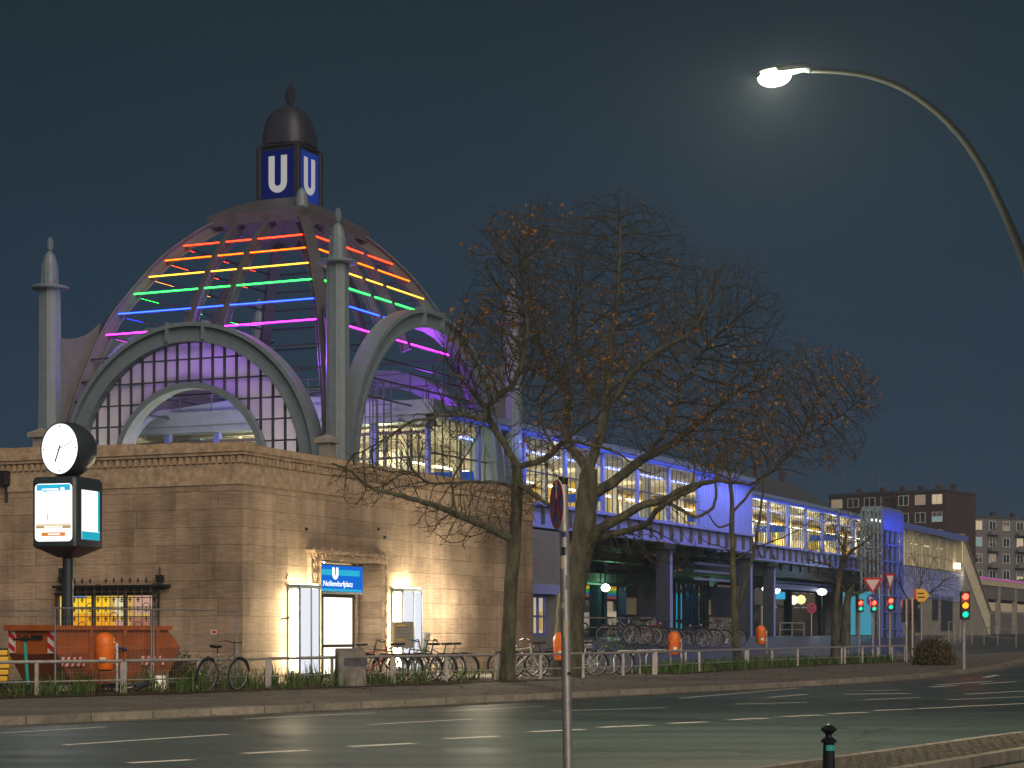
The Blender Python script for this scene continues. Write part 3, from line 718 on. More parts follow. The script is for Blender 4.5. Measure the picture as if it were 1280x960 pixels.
# curved web plates between pylons and hip ribs
for ss, tt in ((-1,-1),(-1,1),(1,-1),(1,1)):
    top = [(1.0-.03, 10.35),(.96,10.22),(.92,10.18),(.88,10.22),(.84,10.35),(.81,10.55),(.785,10.75)]
    low = [(k, hz(k)-.15) for k in (.80,.83,.86,.89,.92,.95,.97)]+[(1.0-.03, 5.6)]
    pts = [Vector((CS+k*hs*ss, CT_+k*ht*tt, z)) for k, z in top+low]
    d_ = Vector((ss*hs, tt*ht, 0)).normalized(); sd = Vector((-d_.y, d_.x, 0))
    MB().ext([p-sd*.04 for p in pts], sd*.08).build('web_plate', M['rib'], DO)
# arches
AZ = 5.95
def arch(axis, sg, lunette):
    half = .444*(LU if axis == 's' else LV)
    c = (DS if sg < 0 else DS+LV) if axis == 's' else (DT if sg < 0 else DT+LU); mid = CT_ if axis == 's' else CS
    def P(x, z, d=0): return Vector((c+d*(-sg), mid+x, z)) if axis == 's' else Vector((mid+x, c+d*(-sg), z))
    vec = Vector((-sg*.42, 0, 0)) if axis == 's' else Vector((0, -sg*.42, 0))
    def arc(r, n=40): return [P(r*math.cos(a), AZ+r*math.sin(a)) for a in [math.pi*i/n for i in range(n+1)]]
    mb = MB(); mb.strip([p-vec*.35 for p in arc(half)], [p-vec*.35 for p in arc(half-.12)], vec*1.35)
    mb.strip(arc(half-.121), arc(half-.46), vec); mb.strip([p-vec*.2 for p in arc(half-.461)], [p-vec*.2 for p in arc(half-.56)], vec*1.2)
    for x in (-.62, .62):
        a = math.acos(x/half); z = AZ+half*math.sin(a)
        mb.hexa([P(x-.04,z-.5,-.17),P(x+.04,z-.5,-.17),P(x+.04,z-.5,.2),P(x-.04,z-.5,.2),P(x-.04,z+.06,-.17),P(x+.04,z+.06,-.17),P(x+.04,z+.06,.2),P(x-.04,z+.06,.2)])
    mb.build('arch', M['steel'], DO)
    if not lunette: return
    ro = half-.56; ri = 2.56
    n = 48; a_ = [math.pi*i/n for i in range(n+1)]
    mb = MB(); mb.strip([P(ro*math.cos(a), AZ+ro*math.sin(a), .22) for a in a_], [P((ri+.05)*math.cos(a), AZ+(ri+.05)*math.sin(a), .22) for a in a_], vec*.03)
    gl = mb.build('lunette_glass', M['milk'], DO)
    mb = MB()
    def zo(x): return AZ+math.sqrt(max(0, ro*ro-x*x))
    def zi(x): return AZ+math.sqrt(max(0, (ri+.1)**2-x*x))
    x = -ro+.23
    while x < ro:
        z0 = zi(x) if abs(x) < ri else AZ-.3
        if zo(x)-z0 > .05: mb.beam(P(x, z0, .17), P(x, zo(x), .17), .055, .07)
        x += .405
    z = AZ+.25
    while z < AZ+ro:
        xo = math.sqrt(ro*ro-(z-AZ)**2)
        if z-AZ < ri+.1:
            xi = math.sqrt((ri+.1)**2-(z-AZ)**2)
            for sgn in (-1, 1): mb.beam(P(sgn*xi, z, .18), P(sgn*xo, z, .18), .04, .045)
        else: mb.beam(P(-xo, z, .18), P(xo, z, .18), .04, .045)
        z += .62
    mb.build('glazing_bars', M['steel_dark'], gl)
    mb = MB(); mb.strip([P((ri+.10)*math.cos(a), AZ+(ri+.10)*math.sin(a), .0) for a in a_], [P((ri-.08)*math.cos(a), AZ+(ri-.08)*math.sin(a), .0) for a in a_], vec*1.1)
    mb.build('inner_arch', M['steel'], DO)
arch('s', -1, True); arch('t', -1, False); arch('s', 1, False); arch('t', 1, True)
# lamps that light the dome from inside
for (s, t, z, e, c, r) in ((DS+2.2, CT_, 6.3, 300, (1,.88,.62), .3), (DS+2.0, CT_-3.2, 6.3, 250, (1,.88,.62), .3), (DS+2.0, CT_+3.2, 6.3, 250, (1,.88,.62), .3),
                           (DS+2.2, CT_-.9, 9.6, 480, (.42,.10,1), .25), (CS+2.5, DT+1.5, 9.3, 95, (.42,.05,1), .3), (CS+4.6, DT+2.5, 8.9, 110, (.4,.05,1), .3), (CS, CT_+2.5, 9.0, 34, (.2,.12,1), .3)):
    light('dome_lamp', (s, t, z), e, c, DO, 'POINT', r)

# ------------------------------------------------------------------ elevated train hall on its steel viaduct
HA = sthing('train_hall', 'elevated glazed train hall with lilac blue panels on a dark steel viaduct', 'train hall')
T1, T2b = 1.4, 3.7          # front planes of the wide and of the set-back section
S0, S1, S3 = 12.9, 45.9, sp(1118, 3.7)
TB = 13.0; ZW1, ZW0, ZG, ZR = 8.05, 5.87, 4.99, 8.42
FLOOR = 5.62
posts1 = [12.9+3.63*i for i in range(8)]   # glazed bays of the wide section, the last ends at 38.3
gb = MB(); gl = Each('glazing', M['glass'], HA); pb = Each('window_post', M['bluesteel'], HA); pn = MB()
def bay(sa, sb, t, nm, zr=ZW0):
    for i in range(1, nm):
        s = sa+(sb-sa)*i/nm; gb.box(s-.017, s+.017, t+.04, t+.07, zr, ZW1)
    gb.box(sa, sb, t+.035, t+.075, zr+1.02, zr+1.07)
    gl.box(sa, sb, t+.085, t+.09, zr, ZW1)
for a, b in zip(posts1, posts1[1:]):
    bay(a, b, T1, 7)
for s in posts1: pb.box(s-.09, s+.09, T1-.02, T1+.10, ZW0, ZW1)
pn.box(posts1[-1]+.095, S1, T1-.02, T1+.1, ZW0, ZW1)                       # blind bay
for i in range(22): s = posts1[-1]+.3+i*.335; pn.box(s-.012, s+.012, T1-.04, T1-.021, ZW0, ZW1)
st2 = []; s = S1
while s < S3: st2.append(s); s += 3.42
gb.build('glazing_bars', M['darkrib'], HA); gb = MB()
for a, b in zip(st2, st2[1:]): bay(a, b, T2b, 8)
gb.build('glazing_bars', M['darkrib'], HA); gb = MB()
for s in st2: pb.box(s-.08, s+.08, T2b-.02, T2b+.10, ZW0, ZW1)
# end wall towards the dome
te = [T1+i*1.92 for i in range(7)]
for t in te[1:]: pb.box(S0-.06, S0+.14, t-.10, t+.10, 5.9, ZW1)
for a, b in zip(te, te[1:]):
    for i in range(1, 5): t = a+(b-a)*i/5; gb.box(S0+.02, S0+.08, t-.02, t+.02, 5.9, 7.55)
    gb.box(S0+.01, S0+.09, a, b, 6.75, 6.81); gl.box(S0+.085, S0+.09, a, b, 5.9, ZW1); gb.box(S0+.0, S0+.1, a, b, 7.5, 7.6)
gb.build('glazing_bars', M['darkrib'], HA)
pn.build('blind_panel', M['lilac'], HA)
# sill, plate girder with stiffeners
sg = MB(); ri = Each('stiffener', M['darkrib'], HA)
def girder(sa, sb, t, step):
    sg.box(sa, sb, t-.02, t+.10, ZG+.1, ZW0-.12)
    s = sa+.05; k = 0
    while s < sb-.1:
        w = .055 if k % 3 else .12
        ri.box(s-w, s+w, t-.13, t-.021, ZG+.12, ZW0-.121); s += step; k += 1
    sg.box(sa-.05, sb, t-.16, t+.12, ZW0-.12, ZW0-.002); sg.box(sa-.05, sb, t-.15, t+.2, ZG, ZG+.1)
girder(S0+.2, S1, T1, 1.2); girder(S1, S3, T2b, 1.15)
for k in range(4):
    s = S1+6.6+k*1.15*1.0
    ri.beam((s+.1, T2b-.06, ZG+.14), (s+1.05, T2b-.06, ZW0-.15), .08, .05) if k % 2 == 0 else ri.beam((s+1.05, T2b-.06, ZG+.14), (s+.1, T2b-.06, ZW0-.15), .08, .05)
sg.build('plate_girder', M['lilac'], HA)
# eaves and roofs
rf = MB()
rf.box(S0-.3, S1+.1, T1-.25, T1+.25, ZW1, ZW1+.16); rf.box(S1+.1, S3, T2b-.22, T2b+.2, ZW1, ZW1+.14)
ef = rf.build('eaves', M['bluesteel'], HA)
rf = MB()
rf.ext([(S0-.3, T1-.30, ZW1+.17), (S0-.3, T1-.30, ZR), (S0-.3, (T1+TB)/2, ZR+.5), (S0-.3, TB, ZR), (S0-.3, TB, ZW1+.17)], (S1+.4-S0, 0, 0))
rf.ext([(S1+.11, T2b-.28, ZW1+.15), (S1+.11, T2b-.28, ZR-.03), (S1+.11, T2b+.8, ZR+.1), (S1+.11, TB-1, ZR+.1), (S1+.11, TB-1, ZW1+.15)], (S3+.3-S1, 0, 0))
rf.build('roof', M['steel'], HA)
mb = MB(); mb.box(S0-.5, S0+.3, T1-.4, TB+.1, ZR-.38, ZR+.06); mb.box(S0-.42, S0+.2, T1-.1, TB, ZR-.60, ZR-.385); mb.build('end_fascia', M['steel'], HA)
mb = MB() # roof railing seen under the dome
for z in (ZR+.9, ZR+.5): mb.tube([(S0-.3, T1+.5, z), (S0-.3, TB-.5, z)], .022, 5); mb.tube([(S0-.3, T1+.5, z), (S0+10, T1+.5, z)], .022, 5)
for i in range(10): mb.tube([(S0-.3, T1+.5+i*1.2, ZR), (S0-.3, T1+.5+i*1.2, ZR+.9)], .022, 5); mb.tube([(S0-.3+i*1.1, T1+.5, ZR), (S0-.3+i*1.1, T1+.5, ZR+.9)], .022, 5)
mb.build('roof_railing', M['steel_dark'], HA)
# platform, back wall, ceiling
mb = MB(); mb.box(S0+.1, S1, T1+.3, TB, ZG+.2, FLOOR); mb.box(S1+.01, S3, T2b+.3, TB, ZG+.2, FLOOR); mb.build('platform', M['concrete'], HA)
mb = MB(); mb.box(S0+.2, S1, T1+.3, TB-.2, ZW1+.02, ZW1+.08); mb.box(S1+.2, S3, T2b+.3, TB-.2, ZW1+.02, ZW1+.08); mb.build('ceiling', M['facade'], HA)
mb = MB()
mb.box(S0+.2, S3, TB-.2, TB-.05, FLOOR, ZW1); mb.box(S0+4, S0+4.15, 4.5, TB-.3, FLOOR, ZW1-.6)
mb.build('back_wall', M['facade'], HA)
mb = Each('inner_post', M['facade'], HA); s = S0+1.9
while s < S3: tt = (T1 if s < S1 else T2b); mb.box(s-.11, s+.11, tt+1.6, tt+1.85, FLOOR, ZW1); mb.box(s-.1, s+.1, 9.4, 9.6, FLOOR, ZW1); s += 3.63
mb = Each('roof_beam', M['facade'], HA); s = S0+1.2
while s < S3:
    mb.box(s, s+.12, (T1 if s < S1 else T2b)+.4, TB-.3, ZW1-.22, ZW1-.05); s += 1.8
# platform lamps: rows of fluorescent tubes, each row lights the hall
mb = Each('platform_lamp', M['tubelamp'], HA); s = S0+5.2
while s < S3-1:
    for t, z in ((5.0, 7.15), (9.0, 7.2)): mb.box(s, s+1.5, t-.05, t+.05, z, z+.06)
    s += 2.35
for s in range(15, int(S3)-2, 7):
    light('platform_light', (s+2, 4.9, 6.9), 480, (1,.80,.48), HA, 'POINT', .5); light('platform_light', (s+5, 9.0, 6.9), 360, (1,.80,.48), HA, 'POINT', .5)
light('platform_light', (S0+1.6, 4.0, 7.0), 380, (1,.84,.52), HA, 'POINT', .4); light('platform_light', (S0+1.6, 8.0, 7.0), 480, (1,.84,.52), HA, 'POINT', .4)
hs_ = Each('hanging_sign', em('platform_sign', (.02,.10,.5), .8), HA)
for s in (22, 34, 50, 61, 72): hs_.box(s, s+.08, 4.2, 6.0, 6.75, 7.1)
# blue eave strips that wash the outside of the hall
mb = MB(); mb.box(S0, S1, T1-.29, T1-.255, ZW1+.01, ZW1+.05); mb.box(S1+.2, S3, T2b-.26, T2b-.225, ZW1+.01, ZW1+.05); mb.build('eave_light_strip', em('blue_led', (.05,.10,1), .7), HA)
light('eave_light', ((18+S1)/2, T1-1.3, ZW1-.15), 400, (.27,.34,1), HA, 'AREA', S1-18, .08, (0, .75, -1))
light('eave_light', ((S1+S3)/2, T2b-1.3, ZW1-.15), 300, (.27,.34,1), HA, 'AREA', S3-S1, .08, (0, .75, -1))
# columns of the viaduct: dark plate posts with a pale pipe beside them
GZ = 1.0
def column(px, t, wd, pipe):
    s = sp(px, t); mb = MB(); mb.box(s+.1, s+.1+.45, t-.1, t+.35, GZ-.5, ZG-.02); mb.box(s-.05, s+.7, t-.3, t+.55, ZG-.25, ZG-.021)
    c = mb.build('column', M['steel_dark'], HA)
    mb = MB(); mb.box(s+.56, s+.68, t-.16, t-.02, GZ-.5, ZG-.02); mb.build('rain_pipe', M['lilac'], c)
for px, t in ((829, T1), (931, T1), (961, T2b)): column(px, t, .4, True)
for t in (7.5, 12.2):
    for s in (20, 27.5, 34.9, 42.5, 50, 57.5, 65, 72.5, 80):
        mb = MB(); mb.box(s-.2, s+.2, t-.2, t+.2, GZ-.5, ZG-.6); c = mb.build('column', M['steel_dark'], HA)
# arched brackets of the far row (cast plates with curved spandrels)
mb = MB()
for sa, sb in ((50,57.5),(57.5,65),(65,72.5),(72.5,80)):
    n = 14; w = sb-sa-.44; 
    top = [(sa+.22+w*i/n, 7.5, ZG-.3) for i in range(n+1)]; bot = [(sa+.22+w*i/n, 7.5, GZ+2.1+1.15*math.sqrt(max(0, 1-(2*i/n-1)**2))) for i in range(n+1)]
    mb.strip(top, bot, (0, .1, 0))
mb.build('arched_bracket', M['steel_dark'], HA)
# longitudinal girders and cross beams underneath
mb = MB()
for t in (4.2, 7.5, 10, 12.2): mb.box(S0+6, S3, t-.15, t+.15, ZG-.62, ZG-.02); mb.box(S0+6, S3, t-.3, t+.3, ZG-.7, ZG-.621)
for t in (5.4,): mb.box(S0+6, 42, t-.1, t+.1, ZG-1.55, ZG-1.1); mb.box(S0+6, 42, t-.25, t+.25, ZG-1.62, ZG-1.551)
s = S0+7
while s < S3:
    mb.box(s-.1, s+.1, (T1 if s < S1 else T2b)+.25, TB, ZG-.35, ZG-.03); s += 1.8
mb.build('girders', M['steel_dark'], HA)
mb = MB(); s = S0+8
while s < 42: mb.box(s, s+1.6, 5.2, 5.29, ZG-1.5, ZG-1.12); s += 1.75
mb.build('panel_band', M['facade2'], HA)
mb = Each('louvre_slat', M['lilac'], HA); s0_, s1_ = sp(870, 2.2), sp(930, 2.2)
for i in range(4): mb.box(s0_, s1_, 2.1, 2.3, ZG-.32-i*.34, ZG-.22-i*.34)
s0_, s1_ = sp(964, 4.6), sp(1040, 4.6)
for i in range(3): mb.box(s0_, s1_, 4.5, 4.6, ZG-.35-i*.3, ZG-.26-i*.3)
mb.box(s0_, s1_, 4.55, 4.62, ZG-1.3, ZG-1.02)
mb = MB(); mb.hexa([(40,2.6,ZG-.4),(40.2,2.6,ZG-.4),(40.2,4.2,ZG-.4),(40,4.2,ZG-.4),(36.5,2.6,ZG-1.9),(36.7,2.6,ZG-1.9),(36.7,4.2,ZG-1.9),(36.5,4.2,ZG-1.9)]); mb.build('diagonal_brace', M['steel_dark'], HA)
# ladder tower beside the dome
mb = MB(); sl = S0-.8
for px in (466, 472, 480, 489): t = tp(px, sl); mb.tube([(sl, t, 6), (sl, t, 8.9)], .02, 5); mb.tube([(sl-.5, t, 6), (sl-.5, t, 8.9), (sl-.4, t, 9.0), (sl-.1, t, 9.0), (sl, t, 8.9)], .018, 5)
ta, tb = tp(466, sl), tp(489, sl)
for i in range(10): mb.tube([(sl, ta, 6.1+i*.28), (sl, tb, 6.1+i*.28)], .014, 5)
mb.build('ladder', M['steel_dark'], HA)
# annex with a lit kiosk window beyond the stone building
AN = sthing('annex', 'grey rendered annex with a lit kiosk window under the train hall', 'building')
an0, an1 = SE-.5, sp(712, 1.0); zt = zp(664, sp(690, 1.0), 1.0)
k0, k1 = sp(667, 1.0), sp(685, 1.0); kz0, kz1 = zp(795, k0, 1.0), zp(744, k0, 1.0)
mb = MB(); mb.box(an0, an1, 1.3, 5, -.2, zt); mb.box(an0, k0, 1.0, 1.3, -.2, zt); mb.box(k1, an1, 1.0, 1.3, -.2, zt); mb.box(k0, k1, 1.0, 1.3, -.2, kz0); mb.box(k0, k1, 1.0, 1.3, kz1, zt); mb.build('wall', M['plaster'], AN)
mb = MB(); mb.box(k0-.1, k1+.5, .78, .99, kz1+.05, kz1+.38); mb.build('shutter_box', M['lilac'], AN)
mb = MB(); mb.box(k0, k1, 1.03, 1.10, kz0, kz0+.1); mb.box(k0, k1, 1.03, 1.10, kz1-.08, kz1); mb.box(k0+(k1-k0)*.35, k0+(k1-k0)*.42, 1.03, 1.1, kz0+.1, kz1-.08); mb.box(k1-.1, k1, 1.03, 1.1, kz0+.1, kz1-.08); mb.box(k0, k1-.1, 1.03, 1.1, kz1-.75, kz1-.68); ww = mb.build('window', M['bluesteel'], AN)
MB().box(k0, k1, 1.2, 1.22, kz0, kz1).build('lit_pane', em('kiosk_glow', (1,.82,.55), .55), ww)
mb = MB(); ms = [em('kiosk_poster', c, .5) for c in ((.8,.08,.05),(.95,.55,.08),(.9,.85,.8),(.3,.2,.12))]
for i, (a, b, c, d) in enumerate(((.02,.25,.35,.6),(.5,.88,.15,.6),(.45,.85,.75,.97),(.02,.3,.75,.97))): mb.m = i; mb.box(k0+(k1-k0)*a, k0+(k1-k0)*b, 1.17, 1.19, kz0+(kz1-kz0)*c, kz0+(kz1-kz0)*d)
mb.build('poster', ms, ww)

# yellow train standing inside the hall
TR = sthing('train', 'yellow underground train standing behind the hall windows', 'train')
mb = MB(); tz = FLOOR-.1; ta, tb = 6.2, 8.7; sa, sb = 37, S3-1
mb.box(sa, sb, ta, tb, tz, tz+1.15); mb.box(sa, sb, ta, tb, tz+1.75, tz+2.05); s = sa
while s < sb: mb.box(s, s+.35, ta, tb, tz+1.151, tz+1.749); s += 2.2
mb.ext([(sa, ta, tz+2.051), (sa, ta+.4, tz+2.3), (sa, tb-.4, tz+2.3), (sa, tb, tz+2.051)], (sb-sa, 0, 0)); mb.build('body', M['yellow'], TR)
MB().box(sa+.1, sb-.1, ta+.08, ta+.1, tz+1.152, tz+1.748).build('window_band', M['lit'], TR)
mb = MB(); s = sa+3
while s < sb: mb.box(s, s+1.2, ta-.03, ta-.005, tz, tz+1.9); s += 5.5
mb.build('door', em('train_door', (1,.6,.08), .8), TR)

# ------------------------------------------------------------------ lift tower, stair, far viaduct
LT = sthing('lift_tower', 'blue lit glass lift tower at the far end of the train hall', 'tower')
tw = .2; a, b = sp(1103, tw), sp(1127.5, tw); c = tp(1077, a); zt = zp(637, a, tw); zb = .6
print('tower', a, b, tw, c, zt)
mb = MB(); nb = 4
for i in range(nb+1):
    s = a+(b-a)*i/nb; mb.box(s-.07, s+.07, tw-.06, tw+.08, zb, zt)
for i in range(9): z = zb+(zt-zb)*i/8; mb.box(a, b, tw-.04, tw+.06, z-.05, z+.05)
mb.box(a-.1, b+.1, tw-.08, tw-.065, zt-1.1, zt)
fr = mb.build('front_frame', M['bluesteel'], LT)
mb = MB(); 
for i in range(6): t = tw+(c-tw)*i/5; mb.box(a-.05, a+.07, t-.06, t+.06, zb, zt)
for i in range(7): z = zb+(zt-zb)*i/6; mb.box(a-.03, a+.05, tw+.1, c, z-.04, z+.04)
mb.box(a, b, tw, c, zt+.001, zt+.2); mb.build('side_frame', M['steel'], LT)
mb = Each('glazing', M['glass'], LT); mb.box(a+.1, b, tw+.09, tw+.1, zb, zt-.01); mb.box(a+.08, a+.09, tw+.1, c, zb, zt-.01)
mb = MB(); mb.box(b-.3, b-.2, tw+.2, c, zb, zt-.1); mb.box(a+.2, b-.31, c-.2, c-.1, zb, zt-.1); mb.build('inner_wall', M['facade2'], LT)
mb = MB(); mb.box(a+.3, b-.4, tw+.5, tw+.6, ZW1-.5, ZW1-.4); mb.box(a+.5, a+.6, tw+.5, c-.3, ZW1-.5, ZW1-.4); mb.build('inner_lamp', em('tower_lamp', (.85,.9,.75), 6), LT)
mb = MB(); mb.box(a-.09, a-.06, tw+.5, tw+1.3, 1.2, 3.6); mb.box(a-.09, a-.06, tw+1.5, tw+2.2, 1.2, 3.6); mb.build('lit_door', em('cyan_door', (.10,.50,.68), .55), LT)
light('tower_light', ((a+b)/2, tw-1.6, 7.6), 90, (.03,.10,1), LT, 'AREA', 5, .2, (0, .6, -1)); light('tower_light', (a+1.5, tw+1.5, 5), 60, (.5,.8,1), LT, 'POINT', .3)

E2 = sthing('exit_hall', 'glazed end section of the train hall above a purple grey base wall', 'building')
se0, se1 = S3+.3, sp(1203, T2b)
mb = MB(); mb.box(se0, se1, T2b, 9, .8, ZG+.0); mb.build('base_wall', M['concrete'], E2)
mb = MB(); s = se0
while s < se1: mb.box(s, s+.12, T2b-.08, T2b-.001, 3.6, ZW0-.2); s += .6
mb.build('wall_ribs', M['lilac'], E2)
mb = MB(); mb.box(se0, se1, T2b-.02, 9, ZG+.001, ZW0-.1); mb.build('parapet', M['facade2'], E2)
mb = MB(); g2 = MB(); n = 8
for i in range(n+1): s = se0+(se1-se0)*i/n; mb.box(s-.1, s+.1, T2b-.05, T2b+.1, ZW0-.1, ZW1)
for i in range(n*6): s = se0+(se1-se0)*i/n/6; mb.box(s-.025, s+.025, T2b, T2b+.06, ZW0-.1, ZW1)
for z in (6.6, 7.3): mb.box(se0, se1, T2b, T2b+.06, z-.03, z+.03)
mb.build('window_frame', M['facade'], E2); MB().box(se0, se1, T2b+.07, T2b+.08, ZW0-.1, ZW1).build('glazing', M['glass'], E2)
mb = MB(); mb.box(se0-.2, se1+.3, T2b-.4, 9, ZW1+.01, ZW1+.4); mb.build('roof', M['bluesteel'], E2)
MB().box(se0, se1, 8.8, 8.9, ZW0, ZW1).build('back_wall', M['facade'], E2)
mb = MB()
for i in range(6): s = se0+2+i*4.2; mb.box(s, s+1.6, 5, 5.1, 7.5, 7.58)
mb.build('inner_lamp', M['tubelamp'], E2)
light('exit_light', ((se0+se1)/2, 5.5, 7.7), 420, (1,.78,.45), E2, 'AREA', se1-se0-2, 1, (0,0,-1))
light('exit_flood', (se1-1.0, T2b-.5, 5.6), 25, (1,.8,.5), E2, 'POINT', .15)
mb = MB(); s = sp(1197, T2b-.3); mb.box(s-.3, s+.3, T2b-.45, T2b-.1, zp(711, s, T2b-.3), zp(704, s, T2b-.3)); mb.build('flood_lamp', em('flood', (1,.85,.55), 6), E2)
for px0, px1, py0, py1 in ((1165,1172,775,742),(1176,1190,788,745),(1140,1150,790,760)):
    q0, q1 = sp(px0, T2b), sp(px1, T2b); mb = MB(); mb.box(q0, q1, T2b-.05, T2b-.004, zp(py0, q0, T2b), zp(py1, q0, T2b)); mb.build('doorway', M['steel_dark'], E2)
# covered stair going down from the exit hall
STA = sthing('covered_stair', 'glass roofed stair with yellow lit side sloping down to the pavement', 'stair')
ts = T2b-.2; b0_, b1_ = sp(1204, ts), sp(1237.5, ts); zA, zB = zp(690, b0_, ts), zp(784, b1_, ts)
zA2, zB2 = zp(655, b0_, ts), zp(735, b1_, ts)
print('stair', b0_, b1_, zA, zB, zA2, zB2)
mb = MB(); mb.hexa([(b0_,ts,.5),(b1_,ts,.5),(b1_,9,.5),(b0_,9,.5),(b0_,ts,zA-1.0),(b1_,ts,zB-1.0),(b1_,9,zB-1.0),(b0_,9,zA-1.0)]); mb.build('side_wall', M['concrete'], STA)
mb = MB(); n = 26
for i in range(n+1):
    q = i/n; s = b0_+(b1_-b0_)*q; mb.box(s-.03, s+.03, ts-.02, ts+.04, zA-1+(zB-zA)*q, zA+1.1+(zB-zA)*q)
mb.beam((b0_, ts+.04, zA+1.1), (b1_, ts+.04, zB+1.1), .12, .12); mb.beam((b0_, ts+.04, zA-.95), (b1_, ts+.04, zB-.95), .12, .14); mb.build('side_frame', M['concrete'], STA)
mb = MB(); mb.hexa([(b0_,ts+.045,zA-.85),(b1_,ts+.045,zB-.85),(b1_,ts+.08,zB-.85),(b0_,ts+.08,zA-.85),(b0_,ts+.045,zA+1.02),(b1_,ts+.045,zB+1.02),(b1_,ts+.08,zB+1.02),(b0_,ts+.08,zA+1.02)]); mb.build('lit_glazing', em('stair_glow', (1,.80,.45), .8), STA)
mb = MB(); mb.hexa([(b0_,ts-.1,zA+1.2),(b1_,ts-.1,zB+1.2),(b1_,8,zB+1.2),(b0_,8,zA+1.2),(b0_,ts-.1,zA+1.35),(b1_,ts-.1,zB+1.35),(b1_,8,zB+1.35),(b0_,8,zA+1.35)]); mb.build('roof', M['concrete'], STA)
FV = sthing('far_viaduct', 'pale railway viaduct with a pink lit edge leaving to the right', 'viaduct')
tv = 9.5; q0, q1 = b1_-18, b1_+160
mb = MB(); z_ = zp(722, b1_, tv); mb.box(q0, q1, tv, tv+8, z_-1.2, z_+.2); mb.box(q0, q1, tv+.4, tv+7, .8, z_-2.6); mb.build('deck', M['facade2'], FV)
MB().box(q0, q1, tv-.08, tv-.002, z_+.05, z_+.75).build('parapet', M['facade'], FV)
MB().box(q0, q1, tv-.12, tv-.082, z_+.62, z_+.80).build('edge_light', em('pink_edge', (1,.25,.75), .4), FV)
MB().box(q0, q1, tv+.3, tv+.39, z_-2.3, z_-1.5).build('window_band', M['litdim'], FV)
mb = Each('pier', M['concrete'], FV); s = q0
while s < q1: mb.box(s, s+.8, tv-.1, tv+.35, 1, z_+.1); s += 9

# ------------------------------------------------------------------ houses in the background
def house(name, label, fr, depth, h, m, storeys, bays, litset, bal=False, roof=None, ww=.9, wh=1.4, z0=1.2, group=None):
    """fr: two ground points (world x,y) of the visible front, left to right"""
    p0, p1 = Vector((*fr[0], 0)), Vector((*fr[1], 0)); L = (p1-p0).length; ang = math.atan2(p1.y-p0.y, p1.x-p0.x)
    o = thing(name, label, 'building', (p0.x, p0.y, z0), ang, group)
    MB().box(0, L, 0, depth, -1, h).build('wall', m, o)
    sh = h/storeys
    for f in range(storeys):
        for b_ in range(bays):
            x = L*(b_+.5)/bays; z = sh*f+.9
            k = (f, b_)
            fm = MB(); fm.box(x-ww-.08, x+ww+.08, -.06, -.002, z-.08, z); fm.box(x-ww-.08, x+ww+.08, -.06, -.002, z+wh, z+wh+.08)
            for q in (-ww-.04, -ww*.05, ww-.04): fm.box(x+q, x+q+.1, -.05, -.002, z, z+wh)
            fo = fm.build('window', M['whitep'], o)
            MB().box(x-ww, x+ww, -.02, -.004, z, z+wh).build('pane', M[litset.get(k, 'pane')], fo)
            if (f*5+b_*3) % 4 == 0: MB().box(x-ww, x+ww, -.035, -.021, z+wh*(.35+.1*((f+b_) % 3)), z+wh).build('blind', M['facade2'], fo)
            if bal and (b_ % 2 == 1) and f > 0:
                bm = MB(); bm.box(x-ww-.5, x+ww+.5, -1.2, -.07, z-1.0, z-.85); bm.box(x-ww-.5, x+ww+.5, -1.2, -1.12, z-.85, z+.1); bm.build('balcony', M['facade2'], o)
    rm = MB()
    if roof == 'gable': rm.ext([(-.4, -.5, h), (-.4, depth*.45, h+4.5), (-.4, depth+.5, h)], (L+.8, 0, 0))
    else: rm.box(-.2, L+.2, -.2, depth+.2, h+.001, h+.35)
    ro = rm.build('roof', M['roof'], o)
    cm = Each('chimney', M['brick'], ro)
    for q in (.2, .55, .85): cm.box(L*q, L*q+.8, depth*.4, depth*.4+.8, h, h+(6 if roof == 'gable' else 1.5))
    cm = MB(); cm.tube([(L*.6, depth*.3, h), (L*.6, depth*.3, h+4)], .07, 4)
    cm.build('aerial', M['steel_dark'], ro)
    return o
d = 235
hh_ = lambda py, d: EZ+(YH-py)*d/F-1.2
house('apartment_block', 'tall red brick apartment block with a few lit windows beyond the stair', [at(1119,346)[:2], at(1182,340)[:2]], 12, hh_(615,343), M['brick'], 8, 3, {(7,2):'lit',(6,2):'litcool',(7,1):'litdim',(5,0):'litdim'}, ww=.95, wh=1.6)
house('apartment_block', 'brick apartment wing set back to the right of the brick block', [at(1182.5,343)[:2], at(1214,352)[:2]], 12, hh_(622,347), M['brick'], 8, 2, {(6,1):'litdim'}, ww=.8, wh=1.6)
house('apartment_block', 'low brick house with white window bands left of the brick block', [at(1036,362)[:2], at(1118.5,352)[:2]], 12, hh_(618,357), M['brick'], 8, 4, {(7,0):'litdim',(7,1):'pane'}, ww=1.15, wh=1.5)
house('apartment_block', 'dark balcony house at the right edge far behind the viaduct', [at(1214.5,372)[:2], at(1300,380)[:2]], 12, hh_(648,375), M['facade2'], 7, 5, {(5,0):'litcool',(6,0):'lit',(4,1):'litdim',(6,2):'litdim',(3,3):'lit',(5,3):'lit'}, True, None, .8, 1.6)
house('roofed_house', 'slate roofed house with dormers rising behind the train hall', [at(915,300)[:2], at(1034,345)[:2]], 14, hh_(622,320), M['facade2'], 7, 6, {(6,1):'lit',(6,3):'litdim',(6,4):'lit'}, False, 'gable')
